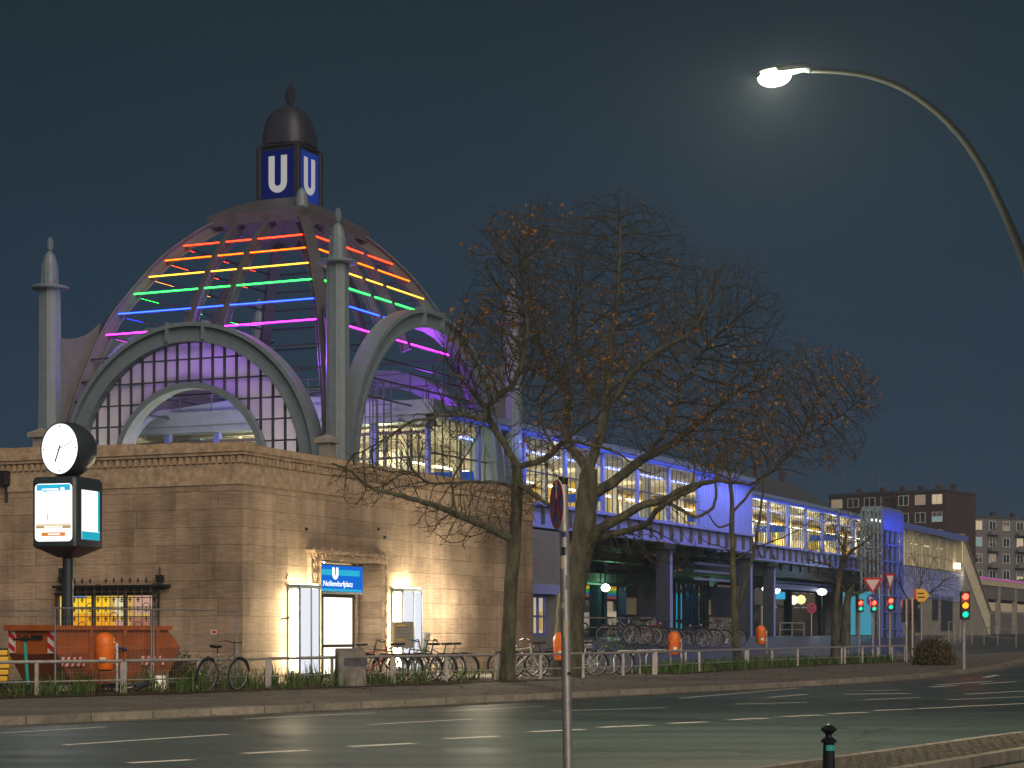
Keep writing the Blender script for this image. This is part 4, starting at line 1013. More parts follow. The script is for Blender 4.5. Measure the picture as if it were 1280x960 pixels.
# shops across the far street
def shop(label, px0, px1, d0, d1, h, m, band, lit):
    p0, p1 = at(px0, d0), at(px1, d1); L = (p1-p0).length; z0 = gz(p0.x, p0.y)-.1
    o = thing('shop_house', label, 'building', (p0.x, p0.y, z0), math.atan2(p1.y-p0.y, p1.x-p0.x))
    MB().box(0, L, 0, 12, -.5, h).build('wall', m, o)
    n = max(2, int(L/3.2))
    for i in range(n):
        x = L*(i+.5)/n; w = L/n*.40
        fm = MB(); fm.box(x-w-.1, x+w+.1, -.08, -.002, .1, .4); fm.box(x-w-.1, x+w+.1, -.08, -.002, 2.7, 2.85); fm.box(x-w-.1, x-w, -.08, -.002, .4, 2.7); fm.box(x+w, x+w+.1, -.08, -.002, .4, 2.7)
        fo = fm.build('shop_window', M['steel_dark'], o); MB().box(x-w, x+w, -.03, -.004, .4, 2.7).build('pane', lit[i % len(lit)], fo)
        for f in range(1, int(h/3.4)):
            fm = MB(); fm.box(x-.75, x+.75, -.05, -.002, f*3.4+.9, f*3.4+1.0); fm.box(x-.75, x+.75, -.05, -.002, f*3.4+2.6, f*3.4+2.7)
            for q in (-.75,-.05,.65): fm.box(x+q, x+q+.1, -.05, -.002, f*3.4+1.0, f*3.4+2.6)
            fo = fm.build('window', M['whitep'], o); MB().box(x-.7, x+.7, -.02, -.004, f*3.4+1, f*3.4+2.6).build('pane', M['pane' if (i*7+f*3) % 5 else 'litdim'], fo)
    if band:
        mb = MB()
        ms = [em('rainbow_strip', c, .5) for c in ((.8,.05,.03),(.9,.35,.02),(.85,.7,.05),(.05,.45,.08),(.05,.2,.5))]
        for i in range(5): mb.m = i; mb.box(L*band[0], L*band[1], -.12, -.002, 4.2-i*.25, 4.42-i*.25)
        mb.build('rainbow_band', ms, o)
        MB().box(0, L, -.5, -.002, 2.9, 3.02).build('canopy', M['red'], o)
    return o
beig = em('shop_dim_glow', (.9,.75,.5), .32); sh1 = em('shop_bright', (.95,.9,.7), .75); sh2 = em('shop_blue', (.1,.35,.8), .5); shd = M['pane']
o1 = shop('beige shop house with a rainbow band over its windows across the far street', 716, 800, 165, 188, 12, M['facade'], (.1,.95), [beig, shd, beig])
o2 = shop('grey shop house across the far street seen behind the blue kiosk', 801, 938, 186, 215, 13, M['facade2'], (.42,.62), [beig, sh2, sh1, shd])
o3 = shop('shop house with bright doorway and globe lamps seen under the viaduct arches', 939, 1060, 200, 240, 13, M['facade2'], None, [shd, beig, sh1, shd])
# lit wall lamps at the shop front
for px, py, c in ((992,750,'pale'),(1001.5,749.5,'warm')):
    p = at(px, 203, py=py); lo = thing('wall_lamp', '%s white globe lamp on the shop front under the viaduct arches' % ('left' if px < 995 else 'right, warmer'), 'lamp', p, 0, 'shop front lamps')
    mb = MB(); mb.lathe([(.02,-.5),(.35,-.35),(.5,0),(.35,.35),(.02,.5)], n=12); mb.build('globe', em('wall_globe', (1,.9,.7) if px < 995 else (1,.7,.3), 1.6), lo, smooth=True)
    mb = MB(); mb.box(-.06, .06, .0, 3.5, -.06, .06); mb.build('arm', M['black'], lo)

# ------------------------------------------------------------------ boards, kiosk and lamps under the viaduct
def board(px0, px1, pxe, pyt, t, label):
    s0, s1 = sp(px0, t), sp(px1, t); te = None
    o = sthing('billboard', label, 'billboard', 'boards under the viaduct'); z1 = zp(pyt, s0, t); zb = GZ-.05; zm = zb+(z1-zb)*.44
    # left end panel recedes into the block
    ta = tp(pxe, s0)
    mb = MB(); mb.box(s0, s1, t, ta, zm, z1); mb.build('dark_panel', M['steel_dark'], o)
    mb = MB(); mb.box(s0+.01, s1-.01, t+.01, ta-.01, zb, zm-.001); mb.build('base', M['concrete'], o)
    mb = Each('edge_strip', M['facade'], o); mb.box(s1+.001, s1+.25, t-.05, t+.3, zb, z1); mb.box(s0-.02, s0-.002, t+.05, ta, zm+.1, zm+.8)
    return o
board(797, 826, 783, 731, 3.2, 'dark billboard on a grey base left of the blue kiosk')
board(890, 915, 886, 733, 3.2, 'dark billboard on a grey base behind the thin tree trunk')
KI = sthing('glass_kiosk', 'glass kiosk with cyan lit panes under the viaduct', 'kiosk')
kt = 5.0; a, b = sp(843, kt), sp(882, kt); z1 = zp(725, a, kt)
mb = MB(); n = 7
for i in range(n+1): s = a+(b-a)*i/n; mb.box(s-.06, s+.06, kt-.06, kt+.06, GZ, z1)
for z in (GZ+.1, GZ+.9, GZ+2.3, z1-.1): mb.box(a, b, kt-.05, kt+.05, z-.05, z+.05)
mb.box(a-.1, b+.1, kt+.1, kt+3, z1-.1, z1+.05); mb.build('frame', M['steel_dark'], KI)
mb = MB(); w = (b-a)/n; mb.box(a+w*1.1, a+w*3.9, kt+.5, kt+.55, GZ+.2, GZ+2.2); mb.build('lit_panel', em('kiosk_cyan', (.03,.45,.75), .75), KI)
mb = MB(); mb.box(a+w*4.1, b, kt+.5, kt+.55, GZ+.2, z1-.2); mb.box(a, b, kt+2.8, kt+2.9, GZ, z1); mb.build('back_panel', M['blue'], KI)
mb = MB(); mb.box(a+w*.05, a+w*.9, kt+.2, kt+.25, GZ+1.0, GZ+2.1); mb.box(a+w*.05, a+w*.9, kt+.2, kt+.25, GZ+.15, GZ+.8); mb.build('notice', em('kiosk_notice', (.9,.75,.5), .4), KI)
mb = MB(); mb.box(a, b, kt+.07, kt+.08, GZ, z1); mb.build('glazing', M['glass'], KI)
light('kiosk_light', (a+w*2.5, kt+.2, GZ+2.2), 18, (.1,.6,1), KI, 'POINT', .2)
# green-white flood lamps under the deck
for px, py, t, e, lab in ((757,735,5.0,34,'green white flood lamp under the deck behind the main tree'), (957,736,5.6,60,'green white flood lamp glaring beside the pale pipes under the deck')):
    s = sp(px, t); z = zp(py, s, t); o = sthing('flood_lamp', lab, 'lamp', 'flood lamps under the deck')
    mb = MB(); mb.lathe([(.02,-.16),(.16,-.1),(.2,.02),(.12,.14),(.02,.18)], (s, t, z), 10); mb.build('glow', em('green_glow', (.75,1,.8), 7), o, smooth=True)
    mb = MB(); mb.box(s-.04, s+.04, t-.04, t+.04, z+.19, ZG-.3); mb.build('bracket', M['steel_dark'], o)
    light('flood_light', (s, t-.4, z+.1), e, (.25,1,.42), o, 'POINT', .2)
s = sp(747, 5.6); mb = MB(); po_ = sthing('blue_post', 'blue green post beside the green lamp under the deck', 'post'); mb.box(s-.2, s+.2, 5.5, 5.9, GZ-.3, ZG-1.5); mb.build('shaft', mat('blue_green_paint', (.02,.06,.10), .5), po_); mb = MB(); mb.box(s-.3, s+.3, 5.4, 6.0, GZ-.3, GZ+.15); mb.build('foot', M['steel_dark'], po_)
# globe lamps on thin poles
for px, py, pb, d, lab in ((1027.5,739.5,797,112,'green white globe lamp on a thin pole under the right arches'), (969,737.5,797,108,'pale globe lamp half hidden by the pale pipe')):
    g = at(px, d); z0 = gz(g.x, g.y); zt = EZ+(YH-py)*d/F; o = thing('globe_lamp', lab, 'lamp', (g.x, g.y, z0), 0, 'globe lamps by the viaduct'); h = zt-z0
    mb = MB(); mb.lathe([(.02,-.22),(.2,-.17),(.3,0),(.2,.14),(.02,.18)], (0,0,h), 14); mb.build('globe', em('globe_glow', (.95,1,.78), 3.2), o, smooth=True)
    mb = MB(); mb.tube([(0,0,0),(0,0,h-.2)], .035, 6); mb.lathe([(.32,.181),(.2,.24),(.02,.27)], (0,0,h), 14); mb.build('pole', M['steel_dark'], o)
    light('globe_light', (0, 0, h-.5), 16, (.75,1,.55), o, 'POINT', .3)

# ------------------------------------------------------------------ trees by space colonisation round traced limbs
def grow_tree(name, label, seed, d, guides, blobs, natt, step, leafn=0, tips=2, infl=2.2, killd=.42, rb=None, depth=None, tw='twig', leafblob=None, rt=.0065, group='street trees'):
    """guides: [(pixel polyline, radius start, radius end, depth shift end)] traced limbs; blobs: (px, py, rx, ry, weight) crown volumes in pixels at depth d"""
    rg = np.random.default_rng(seed); rr = random.Random(seed)
    P = []; par = []; rad = []
    k = d/F
    base = None
    def near(p):
        if not P: return -1
        A = np.array(P); return int(np.argmin(((A-np.array(p))**2).sum(1)))
    for gi, (poly, r0, r1, y0, y1) in enumerate(guides):
        pts = []
        for i, (px, py) in enumerate(poly):
            f = i/max(1, len(poly)-1); dd = d+y0+(y1-y0)*f; pts.append(Vector(((px-640)*dd/F, dd, EZ+(YH-py)*dd/F)))
        if gi == 0:
            pts[0].z = gz(pts[0].x, pts[0].y)-.1; base = pts[0].copy()
        # smooth and resample
        for _ in range(2):
            Q = [pts[0]]
            for a, b in zip(pts, pts[1:]): Q += [a*.75+b*.25, a*.25+b*.75]
            pts = Q+[pts[-1]]
        prev = -1 if gi == 0 else near(pts[0])
        tot = sum((b-a).length for a, b in zip(pts, pts[1:])); acc = 0
        for i, p in enumerate(pts):
            if i: acc += (p-pts[i-1]).length
            if gi and i == 0: 
                continue
            if prev >= 0 and (p-Vector(P[prev])).length < step*.45 and i < len(pts)-1: continue
            w = step*.10*(1 if gi else .5)
            P.append((p.x+rr.uniform(-w,w), p.y+rr.uniform(-w,w), p.z+rr.uniform(-w,w) if P else p.z)); par.append(prev); rad.append(r0+(r1-r0)*acc/tot); prev = len(P)-1
    ng = len(P)
    # attraction points
    wts = np.array([b[4] for b in blobs], float); wts /= wts.sum()
    att = []
    for b, w in zip(blobs, wts):
        n = int(natt*w); v = rg.normal(size=(n,3)); v /= np.linalg.norm(v, axis=1)[:,None]; v *= (rg.random(n)**(1/2.4))[:,None]
        dep = (b[5] if len(b) > 5 else (b[2]+b[3])/2*.85)
        att.append(np.stack([(b[0]-640)*k+v[:,0]*b[2]*k, d+v[:,1]*dep*k, EZ+(YH-b[1])*k+v[:,2]*b[3]*k], 1))
    att = np.concatenate(att)
    pos = np.zeros((60000,3)); pos[:ng] = P; cnt = ng; par = par[:]
    D2 = ((att[:,None,:]-pos[None,:cnt,:])**2).sum(2) if ng < 400 else None
    ne = D2.argmin(1); nd = np.sqrt(D2.min(1)); alive = nd > killd
    kids = {}
    for it in range(220):
        act = np.where(alive & (nd < infl))[0]
        if len(act) == 0: break
        u, inv = np.unique(ne[act], return_inverse=True)
        dirs = att[act]-pos[ne[act]]; dirs /= np.linalg.norm(dirs, axis=1)[:,None]+1e-9
        acc = np.zeros((len(u),3)); np.add.at(acc, inv, dirs)
        acc /= np.linalg.norm(acc, axis=1)[:,None]+1e-9
        pd = pos[u]-pos[np.maximum(0, np.array([par[q] for q in u]))]; pd /= np.linalg.norm(pd, axis=1)[:,None]+1e-9
        acc += pd*.55+rg.normal(scale=.16, size=acc.shape)+np.array((0,0,.16))
        acc /= np.linalg.norm(acc, axis=1)[:,None]+1e-9
        new = []
        for q, v in zip(u, acc):
            if kids.get(q, 0) >= 3: continue
            kids[q] = kids.get(q, 0)+1
            new.append(pos[q]+v*step); par.append(int(q))
        if not new: break
        new = np.array(new); pos[cnt:cnt+len(new)] = new
        dn = np.sqrt(((att[:,None,:]-new[None,:,:])**2).sum(2)); j = dn.argmin(1); dm_ = dn[np.arange(len(att)), j]
        upd = dm_ < nd; nd[upd] = dm_[upd]; ne[upd] = cnt+j[upd]; alive &= nd > killd; cnt += len(new)
        if cnt > 55000: break
    # little side twigs at every fine node
    par = np.array(par); n = cnt
    ch = [[] for _ in range(n)]
    for i in range(n):
        if par[i] >= 0: ch[par[i]].append(i)
    extra = []; ep = []
    tipsidx = [i for i in range(ng, n) if not ch[i]]
    pos_l = [pos[i] for i in range(n)]; par_l = list(par)
    for i in range(ng, n):
        m = tips if not ch[i] else (1 if rr.random() < .62 else 0)
        for _ in range(m):
            dv = pos[i]-pos[par[i]]; dv = dv/(np.linalg.norm(dv)+1e-9)
            v = dv*.8+rg.normal(size=3)*.5+np.array((0,0,.15)); v /= np.linalg.norm(v); l = step*rr.uniform(.9, 2.2)
            pos_l.append(pos[i]+v*l*.5); par_l.append(i); q = len(pos_l)-1
            v2 = v+rg.normal(size=3)*.35+np.array((0,0,.1)); v2 /= np.linalg.norm(v2)
            pos_l.append(pos_l[q]+v2*l*.55); par_l.append(q)
    pos = np.array(pos_l); par = par_l; n2 = len(pos)
    ch = [[] for _ in range(n2)]
    for i in range(n2):
        if par[i] >= 0: ch[par[i]].append(i)
    r = np.zeros(n2); order = sorted(range(n2), key=lambda i: 0)
    # children always have larger index than parents except grafted guides, which also do
    E_ = 2.6
    for i in range(n2-1, -1, -1):
        s_ = sum(r[c]**E_ for c in ch[i]); r[i] = max(rt, s_**(1/E_) if s_ else 0)
        if i < ng: r[i] = max(rad[i], min(r[i], rad[i]*1.25))
    mbk = MB(); mtw = MB()
    starts = [(i, None) for i in range(n2) if par[i] < 0]
    while starts:
        i, fr_ = starts.pop(); chain = [i] if fr_ is None else [fr_, i]; 
        while ch[chain[-1]]:
            cs = sorted(ch[chain[-1]], key=lambda c: -r[c])
            for c in cs[1:]: starts.append((c, chain[-1]))
            chain.append(cs[0])
        if len(chain) < 2: continue
        rs = [float(r[c]) for c in chain]
        if fr_ is not None: rs[0] = min(rs[0], rs[1]*1.15)
        # split at the radius where the limb becomes a twig
        cut = next((j for j, q in enumerate(rs) if q < .030), len(rs))
        if cut >= 2: mbk.tube([pos[c] for c in chain[:cut+1]], rs[:cut+1] , 9 if rs[0] > .09 else 6, False)
        elif cut < 2: cut = 0
        if cut < len(chain)-1: mtw.tube([pos[c] for c in chain[cut:]], rs[cut:], 3, False)
    o = thing(name, label, 'tree', base, 0, group)
    mbk.build('trunk', M['bark'], o, smooth=True, off=base)
    cr = mtw.build('crown', M[tw], o, smooth=False, off=base)
    if leafn:
        fb = leafblob or blobs; ml = MB()
        tipidx = [i for i in range(ng, n2) if r[i] < .012]
        cen = np.array([((b[0]-640)*k, d, EZ+(YH-b[1])*k) for b in fb]); siz = np.array([max(b[2], b[3])*k for b in fb]); wt = np.array([b[4] for b in fb])
        pt = pos[tipidx]; sc = np.zeros(len(pt))
        for c, s_, w in zip(cen, siz, wt): sc = np.maximum(sc, w*np.exp(-((pt-c)**2).sum(1)/(s_*s_)*1.2))
        sc += .02; sc /= sc.sum(); pick = rg.choice(len(pt), size=min(leafn//4, len(pt)), replace=True, p=sc)
        for q in pick:
            for _ in range(rr.choice((1,2,3))):
                c = Vector(pt[q])+Vector(rg.normal(size=3)*.10); a = Vector(rg.normal(size=3)).normalized(); b = a.cross(Vector(rg.normal(size=3))).normalized(); e = rr.uniform(.025, .075)
                cc = a.cross(b)*e*.35
                ml.add([c-a*e, c-b*e*.8+cc, c+a*e, c+b*e*.8+cc], [(0,1,2),(0,2,3)])
        ml.build('leaves', M['leaf'], o, off=base)
    print(name, seed, 'nodes', n2, 'tips', len(tipsidx)); return o

B = 'street trees'
grow_tree('plane_tree', 'slender dark plane tree with a low limb reaching left across the stone wall', 11, 50.5,
  [([(634,848),(637,770),(640,715),(645,660),(647,600),(646,583)], .21, .125, 0, 0),
   ([(646,583),(632,556),(614,532),(607,510),(594,496),(582,480),(566,462)], .10, .03, 0, 1.5),
   ([(607,510),(622,497),(639,484),(650,465),(655,440),(660,405),(652,360)], .07, .02, 0, -1.5),
   ([(607,527),(590,521),(570,518),(549,519),(530,525),(517,525),(490,543),(462,560),(441,570)], .055, .015, 0, -1.2),
   ([(642,676),(620,664),(600,655),(571,643),(545,632),(524,626),(498,618),(477,615),(455,605),(438,588),(415,579)], .115, .022, 0, -2.5),
   ([(571,643),(566,620),(564,600),(576,580),(588,561),(597,545),(603,531)], .035, .015, -1, -.5),
   ([(646,612),(628,604),(603,602),(575,602),(550,606),(532,604),(526,594),(512,590)], .06, .015, 0, 1),
   ([(646,604),(660,612),(670,620),(684,630),(705,640)], .10, .03, 0, -1.5),
   ([(646,583),(660,580),(675,577),(687,570),(694,563),(702,553),(709,549)], .085, .06, 0, -.8),
   ([(709,549),(731,555),(748,558),(763,563),(780,571),(800,588),(818,594),(826,588)], .05, .012, -.8, -2),
   ([(694,563),(684,546),(677,528),(676,505),(662,498),(640,483)], .04, .015, -.4, .5),
   ([(709,549),(722,538),(735,530),(752,515),(765,500)], .04, .015, -.8, -2)],
  [(640,420,85,85,2.6),(600,455,65,65,1.6),(690,470,70,60,1.5),(570,510,50,45,.9),(520,560,55,45,.7),(470,600,60,38,.6),(585,645,70,40,.6),(700,545,60,40,.7),(640,320,65,55,1.2),(660,610,40,40,.25)], 9000, .17, 1500, 2, 1.7, .24,
  leafblob=[(600,420,60,50,1),(640,290,40,35,1),(690,540,50,50,.6),(655,690,22,45,1.6)], group=B)
grow_tree('plane_tree', 'large old plane tree with thick spreading limbs and few brown leaves', 23, 55,
  [([(710,850),(711,800),(712,760),(718,720),(727,690),(730,655),(734,620),(736,590)], .47, .26, 0, 0),
   ([(736,590),(724,572),(709,556),(706,528),(712,500),(705,470),(690,450),(672,430),(668,395),(660,350),(655,310)], .15, .022, 0, 2.5),
   ([(736,590),(742,566),(752,540),(757,510),(760,470),(764,430),(770,390),(774,340),(775,290),(773,262)], .15, .018, 0, -1.2),
   ([(757,510),(775,490),(790,465),(802,455),(827,435),(857,422),(875,400),(890,370),(896,335)], .10, .018, -.5, -3),
   ([(738,618),(755,610),(769,601),(789,584),(810,570),(840,556),(870,530),(900,505),(935,480),(960,470)], .17, .025, 0, 2.5),
   ([(733,690),(741,672),(752,659),(782,644),(805,630),(830,626),(850,612),(875,604),(900,600),(925,604),(940,605)], .16, .04, 0, -2),
   ([(741,676),(760,668),(780,665),(795,660),(809,656),(818,640),(832,630),(852,618),(875,608)], .11, .05, 0, -2.4),
   ([(837,629),(850,636),(868,648),(880,643),(894,635),(895,600),(897,570),(905,545)], .055, .02, -1.8, -2.5),
   ([(712,500),(700,480),(680,468),(655,462),(640,440),(625,400),(612,380)], .07, .015, .6, 3.5),
   ([(757,510),(735,480),(725,450),(715,400),(722,350),(712,300)], .075, .015, 0, 3),
   ([(810,570),(830,540),(845,510),(850,480),(870,460),(885,430)], .07, .015, .5, 0),
   ([(940,605),(960,590),(985,585),(1010,595)], .03, .012, -2, -2)],
  [(770,330,95,85,2.6,70),(690,350,75,75,1.6),(830,400,95,85,2.4),(740,450,95,70,2.0),(890,400,85,85,1.9),(920,470,75,65,1.5),(820,510,95,60,1.7),(760,290,70,50,1.0),(670,300,55,50,.9),(890,550,80,45,1.1),(655,400,55,60,.7),(950,400,35,50,.4),(800,690,80,28,.25)], 19000, .185, 4600, 2, 2.0, .26,
  leafblob=[(760,440,80,45,1.2),(830,460,70,60,1.0),(900,500,70,60,1.1),(670,290,45,35,.5),(650,400,60,60,.4),(900,560,90,45,.9)], group=B)
grow_tree('plane_tree', 'thin young plane tree with brown leaves right of the orange bin', 37, 66,
  [([(922,822),(919,780),(917,730),(916,690),(914,660),(916,630),(912,600)], .15, .06, 0, 0),
   ([(918,765),(928,745),(935,715),(943,690),(948,655),(953,620),(955,595),(965,580),(985,572)], .07, .02, 0, -1.5),
   ([(916,640),(930,625),(945,605),(965,590),(985,570),(1000,545),(1015,515),(1030,490)], .05, .02, 0, 1.5),
   ([(915,690),(900,682),(886,680),(872,670)], .03, .015, 0, -1),
   ([(914,655),(900,660),(893,655),(885,640),(868,636)], .04, .015, 0, -1),
   ([(917,700),(935,690),(955,680),(985,670),(1010,655),(1030,640)], .035, .012, 0, 1),
   ([(1000,545),(1025,535),(1050,520),(1075,500)], .03, .012, 1, 0)],
  [(1000,505,70,60,2.2),(1050,490,48,48,1.3),(960,545,60,45,1.2),(1075,500,28,40,.5),(1030,555,60,35,.8),(900,560,45,50,.5),(1000,450,40,25,.5)], 7000, .19, 2300, 2, 2.4, .27,
  leafblob=[(1020,490,60,50,1),(1060,480,50,50,.9),(970,560,70,40,1.1)], group=B)
grow_tree('street_tree', 'small bare tree in front of the right end of the train hall', 41, 84,
  [([(1043,826),(1044,780),(1046,740),(1050,715),(1055,695),(1057,668)], .20, .06, 0, 0),
   ([(1050,715),(1035,706),(1020,702),(1005,698)], .06, .02, 0, 1),
   ([(1053,705),(1063,690),(1078,680),(1092,668)], .08, .02, 0, -1),
   ([(1056,690),(1046,672),(1040,655)], .05, .015, 0, 1)],
  [(1055,680,48,38,2),(1030,700,35,28,1),(1085,690,30,35,1),(1055,655,35,20,.7)], 2600, .22, 0, 2, 2.6, .28, tw='twig2', group=B)
grow_tree('street_tree', 'dark bare tree behind the left traffic lights', 43, 96,
  [([(1056,815),(1057,780),(1059,745),(1064,738)], .30, .14, 0, 0), ([(1060,745),(1075,740),(1092,735),(1108,722)], .10, .02, 0, 1), ([(1060,745),(1050,730),(1040,722)], .06, .02, 0, -1)],
  [(1090,725,35,25,1),(1050,725,30,22,.6),(1075,705,40,20,.6)], 800, .3, 0, 2, 2.6, .4, tw='twig', group=B)
grow_tree('street_tree', 'wide bare tree in front of the exit hall base wall', 47, 100,
  [([(1138,812),(1139,780),(1141,760),(1147,748)], .24, .12, 0, 0), ([(1141,760),(1155,748),(1170,735),(1185,722)], .09, .02, 0, -1), ([(1141,758),(1130,742),(1125,728)], .06, .02, 0, 1), ([(1147,748),(1150,730),(1155,712)], .06, .02, 0, 1)],
  [(1160,728,38,30,1.4),(1180,735,30,22,.8),(1130,725,25,25,.7),(1150,705,35,18,.5)], 1100, .3, 0, 2, 2.6, .4, tw='twig', group=B)

# ------------------------------------------------------------------ planting bed and plants along the rail
RLP = [(-30,17),(-19,32.5),(-10.75,37.2),(-7.9,40),(-5.7,43.2),(-2.9,47.2),(0,51.3),(2.4,54.3),(4.5,58.3),(7.6,65.5),(11,73),(16,82),(20.5,90)]
RD = dens(RLP, .6)
def railat(px):
    best = None
    for a, b in zip(RLP, RLP[1:]):
        pa = 640+F*a[0]/a[1]; pb = 640+F*b[0]/b[1]
        if (pa-px)*(pb-px) <= 0 and a[1] > 20 :
            lo, hi = 0., 1.
            for _ in range(30):
                m = (lo+hi)/2; x = a[0]+(b[0]-a[0])*m; y = a[1]+(b[1]-a[1])*m
                if 640+F*x/y < px: lo = m
                else: hi = m
            best = (x, y)
    return best
def bedband(name, P, w0, w1, z):
    mb = MB(); a = offset(P, w0); b = offset(P, w1); n = len(P)
    mb.add([(x,y,gz(x,y)+z) for x,y in a]+[(x,y,gz(x,y)+z) for x,y in b], [(i,i+1,n+i+1,n+i) for i in range(n-1)]); return kind(mb.build(name, M['soil']), 'structure')
bedband('planting_bed', [p for p in RD if p[0] < 0.5], -1.3, 2.4, .012)
bedband('planting_bed', [p for p in RD if p[0] > 4.4], -.5, 1.6, .012)
gb_ = MB(); db = MB()
rg2 = random.Random(5)
def blade(mb, x, y, h, w, lean, a, z):
    dx, dy = math.cos(a), math.sin(a); nx, ny = -dy*w, dx*w
    p = [(0,0),(lean*.3,h*.45),(lean*.75,h*.8),(lean*1.15,h*.98)]
    vs = []
    for i, (l, hh) in enumerate(p):
        k = (1, .95, .6, .05)[i]; vs += [(x+dx*l-nx*k, y+dy*l-ny*k, z+hh), (x+dx*l+nx*k, y+dy*l+ny*k, z+hh)]
    mb.add(vs, [(0,1,3,2),(2,3,5,4),(4,5,7,6)])
R1 = [p for p in RD if p[0] < 0.5 and p[1] > 24]
def onrail(P, w):
    i = rg2.randrange(len(P)-1); f = rg2.random(); a, b = P[i], P[i+1]; x = a[0]+(b[0]-a[0])*f; y = a[1]+(b[1]-a[1])*f
    l = math.hypot(b[0]-a[0], b[1]-a[1]); return x-(b[1]-a[1])/l*w, y+(b[0]-a[0])/l*w
clumps = [onrail(R1, rg2.uniform(-.8, 2.2)) for _ in range(330)]
for cx, cy in clumps:
    px = 640+F*cx/cy
    dense = 1.0 if px < 330 else (.9 if px < 500 else .35)
    if rg2.random() > dense: continue
    tall = rg2.uniform(.22, .6)
    for _ in range(rg2.randint(8, 18)):
        x = cx+rg2.gauss(0,.09); y = cy+rg2.gauss(0,.09)
        blade(gb_, x, y, tall*rg2.uniform(.6,1.1), rg2.uniform(.006,.014), rg2.uniform(.03,.28), rg2.uniform(0,6.28), gz(x,y))
R3 = [p for p in RD if 4.4 < p[0] < 16]
for _ in range(230):
    cx, cy = onrail(R3, rg2.uniform(-.3, 1.2)); tall = rg2.uniform(.15,.5)
    for _ in range(rg2.randint(8,16)):
        x = cx+rg2.gauss(0,.13); y = cy+rg2.gauss(0,.13); blade(gb_, x, y, tall*rg2.uniform(.5,1.1), rg2.uniform(.012,.025), rg2.uniform(.03,.2), rg2.uniform(0,6.28), gz(x,y))
for _ in range(260):   # weeds at the foot of walls
    s = rg2.uniform(9, SE+12); t = rg2.uniform(-1.2,-.3); x, y = S2W(s, t); blade(gb_, x, y, rg2.uniform(.08,.25), .02, .1, rg2.uniform(0,6.28), gz(x,y))
kind(gb_.build('grass', M['grass']), 'stuff')
for _ in range(1500):
    cx, cy = onrail(R1 if rg2.random() < .72 else R3, rg2.uniform(-1.2, 1.6)); blade(db, cx, cy, rg2.uniform(.1,.42), .006, rg2.uniform(.02,.25), rg2.uniform(0,6.28), gz(cx,cy))
for _ in range(900):
    cx, cy = onrail(R1, rg2.uniform(-1.2, 2.2)); a = rg2.uniform(0,6.28); e = rg2.uniform(.03,.07); z = gz(cx,cy)+.03+rg2.random()*.03
    db.add([(cx-e*math.cos(a),cy-e*math.sin(a),z),(cx+e*.6*math.sin(a),cy-e*.6*math.cos(a),z+.02),(cx+e*math.cos(a),cy+e*math.sin(a),z)], [(0,1,2)])
kind(db.build('dry_ground_cover', M['dryplant']), 'stuff')
fl = MB()
for _ in range(1500):
    P_ = KD if rg2.random() < .45 else RD
    i_ = rg2.randrange(len(P_)-1); a, b = P_[i_], P_[i_+1]
    if not (20 < a[1] < 90): continue
    x, y = a[0]+(b[0]-a[0])*rg2.random(), a[1]+(b[1]-a[1])*rg2.random(); l = math.hypot(b[0]-a[0], b[1]-a[1]); w = rg2.gauss(0,.5) if P_ is KD else rg2.uniform(-5, 3)
    x -= (b[1]-a[1])/l*w; y += (b[0]-a[0])/l*w
    z = (.004 if (P_ is KD and w < 0) else gz(x, y))+.012; q = rg2.uniform(0, 6.28); e = rg2.uniform(.03, .07); c_, s_ = math.cos(q)*e, math.sin(q)*e
    fl.add([(x-c_,y-s_,z),(x+s_*.7,y-c_*.7,z+.012),(x+c_,y+s_,z+.004),(x-s_*.7,y+c_*.7,z+.015)], [(0,1,2,3)])
kind(fl.build('fallen_leaves', M['leaf']), 'stuff')
# shrubs
def shrub(label, c, rx, rz, n, m, seed, branch=True):
    r = random.Random(seed); o = thing('shrub', label, 'shrub', c); mb = MB()
    for _ in range(n):
        v = Vector((r.gauss(0,1), r.gauss(0,1), abs(r.gauss(0,1)))).normalized()*(r.random()**.5); p = Vector((v.x*rx, v.y*rx, v.z*rz+.03)); p *= r.uniform(.85,1.08)
        a = Vector((r.gauss(0,1), r.gauss(0,1), r.gauss(0,1))).normalized()*.05; b = a.cross(Vector((r.gauss(0,1), r.gauss(0,1), r.gauss(0,1)))).normalized()*.03
        mb.add([p-a, p+b, p+a, p-b], [(0,1,2,3)])
    mb.build('foliage', m, o)
    if branch:
        mb = MB()
        for _ in range(26): 
            a = r.uniform(0,6.28); q = r.uniform(.3,.95); mb.tube([(0,0,0),(math.cos(a)*rx*q*.5, math.sin(a)*rx*q*.5, rz*.5),(math.cos(a)*rx*q, math.sin(a)*rx*q, rz*r.uniform(.6,1))], [.02,.012,.006], 4)
        mb.build('stem', M['twig'], o)
    return o
g = at(1167, 74); shrub('rounded brown green hedge bush between the signals at the right', (g.x, g.y, gz(g.x,g.y)), .88, 1.05, 5200, mat('hedge_leaf', (.05,.045,.02), .8, col2=(.10,.075,.03), scale=3), 2)
g = at(207, 45.3); shrub('low tangled bare brown bush behind the wire fence', (g.x, g.y, .12), .8, .95, 900, M['dryplant'], 4)
g = at(233, 46); shrub('wider tangle of dry twigs at the foot of the brown wall', (g.x, g.y, .12), 1.1, .7, 900, M['dryplant'], 5)

